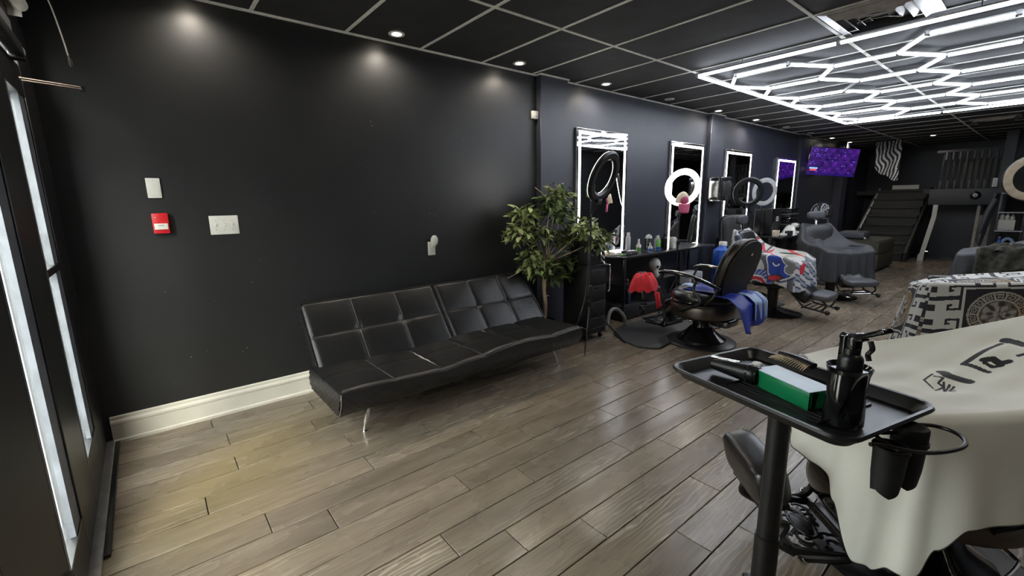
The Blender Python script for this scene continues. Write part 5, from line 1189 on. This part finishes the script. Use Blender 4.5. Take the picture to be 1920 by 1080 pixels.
LETTERS = [(.0036, [(-.052, .550), (-.026, .601), (.034, .617)]), (.0036, [(-.035, .558), (-.017, .541), (.003, .575), (.027, .576), (.049, .624)]), (.0036, [(.003, .556), (.062, .603), (.020, .549)]),
           (.0036, [(.031, .543), (.057, .581), (.078, .581)]), (.0036, [(.045, .564), (.056, .563)]), (.017, [(-.058, .512), (-.024, .519), (.020, .485)]),
           (.0095, [(-.127, .237), (-.092, .403), (-.014, .386)]), (.0115, [(-.071, .352), (-.058, .329), (-.032, .331), (-.023, .309)]), (.007, [(-.058, .359), (-.031, .356), (-.020, .334)]),
           (.017, [(-.138, .209), (-.109, .206), (-.073, .206)]), (.007, [(-.027, .272), (-.020, .255)])]
def white_print(a, b):
    if not (-.2 < a < .12 and .1 < b < .68): return WH
    for w_, pts in LETTERS:
        for p, q in zip(pts, pts[1:]):
            if seg_d(a, b, p, q) < w_: return INK
    return WH
drape('large white cape with dark lettering draped over the nearest barber chair', CH['c6'],
      [(-.50, -.20, .96), (-.36, -.25, .90), (-.12, -.30, .825), (.14, -.305, .785), (.325, -.29, .745)],
      [(-.50, .20, .96), (-.36, .26, .90), (-.12, .31, .82), (.12, .32, .785), (.31, .31, .765)],
      lambda t: .0 + .055 * math.sin(PI * t ** 1.5), [(0, .45), (.8, .46), (1.0, .36), (1.22, .41), (1.50, .40), (1.66, .46), (1.80, .64), (1.90, .61), (2.0, .56), (2.05, .45), (2.13, .37), (2.6, .37), (3, .40)],
      flare=.06, fold=.011, wl=.36, fn=white_print, hem_m='black_matte', ns=240, nt=280, nk=60, seed=3)
# loud abstract print: pale ground, outlined blobs, ribs, arcs and stripes
def ell(a, b, ca, cb, ra, rb, rot=0.):
    x, y = a - ca, b - cb; c, s = math.cos(rot), math.sin(rot); return math.hypot((x * c + y * s) / ra, (-x * s + y * c) / rb)
def graffiti(a, b):
    g0 = (.50, .50, .49); blk = (.02, .02, .022); blue = (.014, .045, .28); redc = (.50, .03, .045); gry = (.17, .17, .16); navy = (.045, .06, .11)
    a2 = a + .02 * math.sin(19 * b + 3); b2 = b + .02 * math.sin(23 * a)
    e = ell(a2, b2, .47, .72, .15, .135, .4)
    k = ell(a2, b2, .60, .72, .035, .09, .5)
    if k < 1: return redc if k < .75 else blk
    for ca, cb, r_ in ((.36, .82, .05), (.42, .86, .055), (.32, .88, .05), (.39, .90, .05), (.46, .81, .04)):
        d_ = math.hypot(a2 - ca, b2 - cb) / r_
        if d_ < 1: return gry
    for ca, cb, r_ in ((.36, .82, .05), (.42, .86, .055), (.32, .88, .05), (.39, .90, .05), (.46, .81, .04)):
        d_ = math.hypot(a2 - ca, b2 - cb) / r_
        if d_ < 1.22: return (.62, .62, .62)
    if e < .88:
        if abs(math.hypot(a - .44, b - .70) - .03) < .007 and a > .44: return (.6, .62, .66)
        return blue if math.sin(40 * a + 9 * b) > -.7 else (.02, .035, .2)
    if e < 1.0: return (.55, .55, .55)
    if e < 1.12: return navy
    d_ = math.hypot((a2 - .74) * 1.0, b2 - .50)
    if .085 < d_ < .125: return (.40, .02, .03)
    if d_ < .085: return (.5, .47, .38) if math.sin(80 * d_) > -.5 else blk
    if .125 < d_ < .142: return (.6, .6, .58)
    if .142 < d_ < .20: return blue if math.sin(26 * math.atan2(a2 - .74, b2 - .5)) > 0 else (.25, .3, .42)
    e = ell(a2, b2, .26, .13, .055, .085, .25)
    if e < .55: return (.03, .04, .07)
    if e < .9: return navy
    if e < 1.05: return (.55, .55, .55)
    if ell(a2, b2, .40, .10, .035, .055) < 1: return redc
    if ell(a2, b2, .40, .47, .035, .035) < 1: return (.16, .24, .05)
    if b < .42 and a < .22:                         # rib lines and red brush strokes along the ridge
        if math.sin(62 * b + 9 * a) > .72: return (.09, .09, .09)
        if b > .16 and math.sin(30 * a + 24 * b + 2.2 * math.sin(30 * b)) > .45: return redc
        return g0
    if b < .42: return (.10, .10, .11) if math.sin(46 * b - 30 * a) > .82 else g0
    if a < .26 and b < .80: return redc if math.sin(21 * a - 17 * b) > .86 else ((.33, .32, .28) if math.sin(9 * a + 14 * b) > .2 else (.46, .46, .43))
    if b > .90:
        if ell(a2, b2, .20, .95, .08, .055, .6) < 1: return redc
        s_ = math.sin(44 * (b + a * .6)); return (.58, .58, .58) if s_ > .35 else ((.07, .09, .16) if s_ > -.6 else (.30, .34, .42))
    s_ = math.sin(26 * (b - a * .8) + 2 * math.sin(11 * a)); return (.46, .46, .45) if s_ > -.1 else (blk if s_ > -.35 else (.12, .125, .14))
MF = [(-.44, .20, 1.04), (-.36, .235, .96), (-.24, .30, .83), (-.05, .335, .77), (.18, .34, .755), (.30, .31, .70)]
mir = lambda P_: [(x, -y, z) for x, y, z in P_]
drape('graffiti print cape in white, red and blue draped over a chair left of centre', CH['c2'], MF, mir(MF), lambda t: .02 + .07 * math.sin(PI * t), [(0, .25), (.4, .34), (.9, .34), (1, .36), (1.5, .30), (2, .36), (2.1, .34), (2.6, .36), (3, .30)], fn=graffiti, ns=90, nt=130, nk=60, seed=5, flare=.12)
drape('plain dark grey cape draped over the chair in front of the stair', CH['c3'], MF, mir(MF), lambda t: .02 + .08 * math.sin(PI * t), [(0, .25), (.4, .36), (.9, .40), (1, .44), (1.5, .38), (2, .44), (2.1, .40), (2.6, .36), (3, .30)], m='dark_cloth', seed=8, flare=.10)
MR = [(-.46, .24, 1.15), (-.36, .28, 1.11), (-.24, .32, 1.05), (-.05, .345, .98), (.18, .35, .91), (.42, .33, .86)]
drape('dark grey cape over the far right chair, behind the greek key cape', CH['c4'], MR, mir(MR), lambda t: .02 + .05 * math.sin(PI * t), [(0, .3), (1, .40), (1.5, .36), (2, .40), (3, .30)], m='dark_cloth', seed=9, flare=.10)
KEY = ['111111111', '100000001', '101111101', '101000101', '101011101', '101000001', '101111111', '100000000', '111111111']
HOOK = ['1111111', '1111111', '0000011', '0111011', '0110011', '0111111', '0111111', '0000000']
def key_tile(u, v):
    i, j = int(u // 1), int(v // 1); fu, fv = u - i, v - j
    if i % 2: fu = 1 - fu
    if j % 2: fv = 1 - fv
    return HOOK[min(7, int(fv * 8))][min(6, int(fu * 7))] == '1'
def greek(a, b):
    wht = (.60, .60, .57); dk = (.014, .015, .024); Pd = .53; ca, cb = .53, .49
    x, y = (b - cb + Pd / 2) % Pd - Pd / 2, (a - ca + Pd / 2) % Pd - Pd / 2
    if abs(x) < .158 and abs(y) < .158:
        r_ = math.hypot(x, y); an = math.atan2(y, x)
        gold = (.34, .23, .07); silver = (.42, .41, .38); t = .5 + .5 * math.sin(an - .6); rim = tuple(gold[k] * t + silver[k] * (1 - t) for k in range(3))
        if r_ < .142:
            if r_ > .136 or .084 < r_ < .091: return rim
            if r_ > .091:
                n_ = 14; f = (an / (2 * PI) * n_) % 1; q = (r_ - .091) / .045
                return rim if KEY[min(8, int(q * 9))][min(8, int(f * 9))] == '1' else dk
            if r_ > .078: return (.06, .05, .045)
            s_ = math.sin(5 * an + 55 * r_) * math.cos(70 * r_ - 3 * an) + .6 * math.sin(90 * x) * math.sin(80 * y)
            if r_ < .03: s_ += .5 * math.sin(160 * x) + .3
            return (.36, .33, .29) if s_ > .1 else ((.16, .14, .13) if s_ > -.45 else (.04, .036, .035))
        return dk
    if abs(abs(x) - .163) < .006 and abs(y) < .168 or abs(abs(y) - .163) < .006 and abs(x) < .168: return wht
    if abs(x) > .168: return wht if key_tile(((x - .169) % Pd) / .0965 + 2, y / .1055 + 20) else dk
    return wht if key_tile(((y - .169) % Pd) / .0965 + 2, x / .1055 + 20) else dk
drape('black, white and gold greek key print cape draped over the chair on the right', CH['c5'],
      [(-.46, -.24, .99), (-.30, -.30, .90), (-.05, -.32, .855), (.16, -.32, .82), (.30, -.29, .77)], [(-.46, .26, .98), (-.30, .31, .925), (-.10, .32, .90), (.10, .32, .875), (.31, .31, .86)],
      lambda t: .01 + .02 * math.sin(PI * t), [(0, .4), (.9, .46), (1, .42), (1.5, .46), (2, .5), (2.1, .48), (3, .5)], fn=greek, ns=150, nt=190, nk=120, seed=4, flare=.16, fold=.010, wl=.36)
# camouflage jacket thrown over the near arm of the far right chair
q = thing('camouflage_jacket', 'crumpled camouflage jacket lying on the dark cape of the far right chair', 'jacket', (3.26, 6.12, .91))
mound((3.26, 6.14, .91), .20, .12, .06, 21, n=34).build('body', 'camo_cloth', q, W=True, ang=80)
MB().grid(lambda u, v: (3.06 + .42 * u, 6.03 - .05 * v - .02 * math.sin(14 * u + 3 * v), .925 + .03 * math.sin(3 * u) - .24 * v * (1 + .2 * math.sin(7 * u)) + .012 * math.sin(19 * u)), 30, 14).build('hanging_side', 'camo_cloth', q, W=True, ang=80).modifiers.new('t', 'SOLIDIFY').thickness = .008
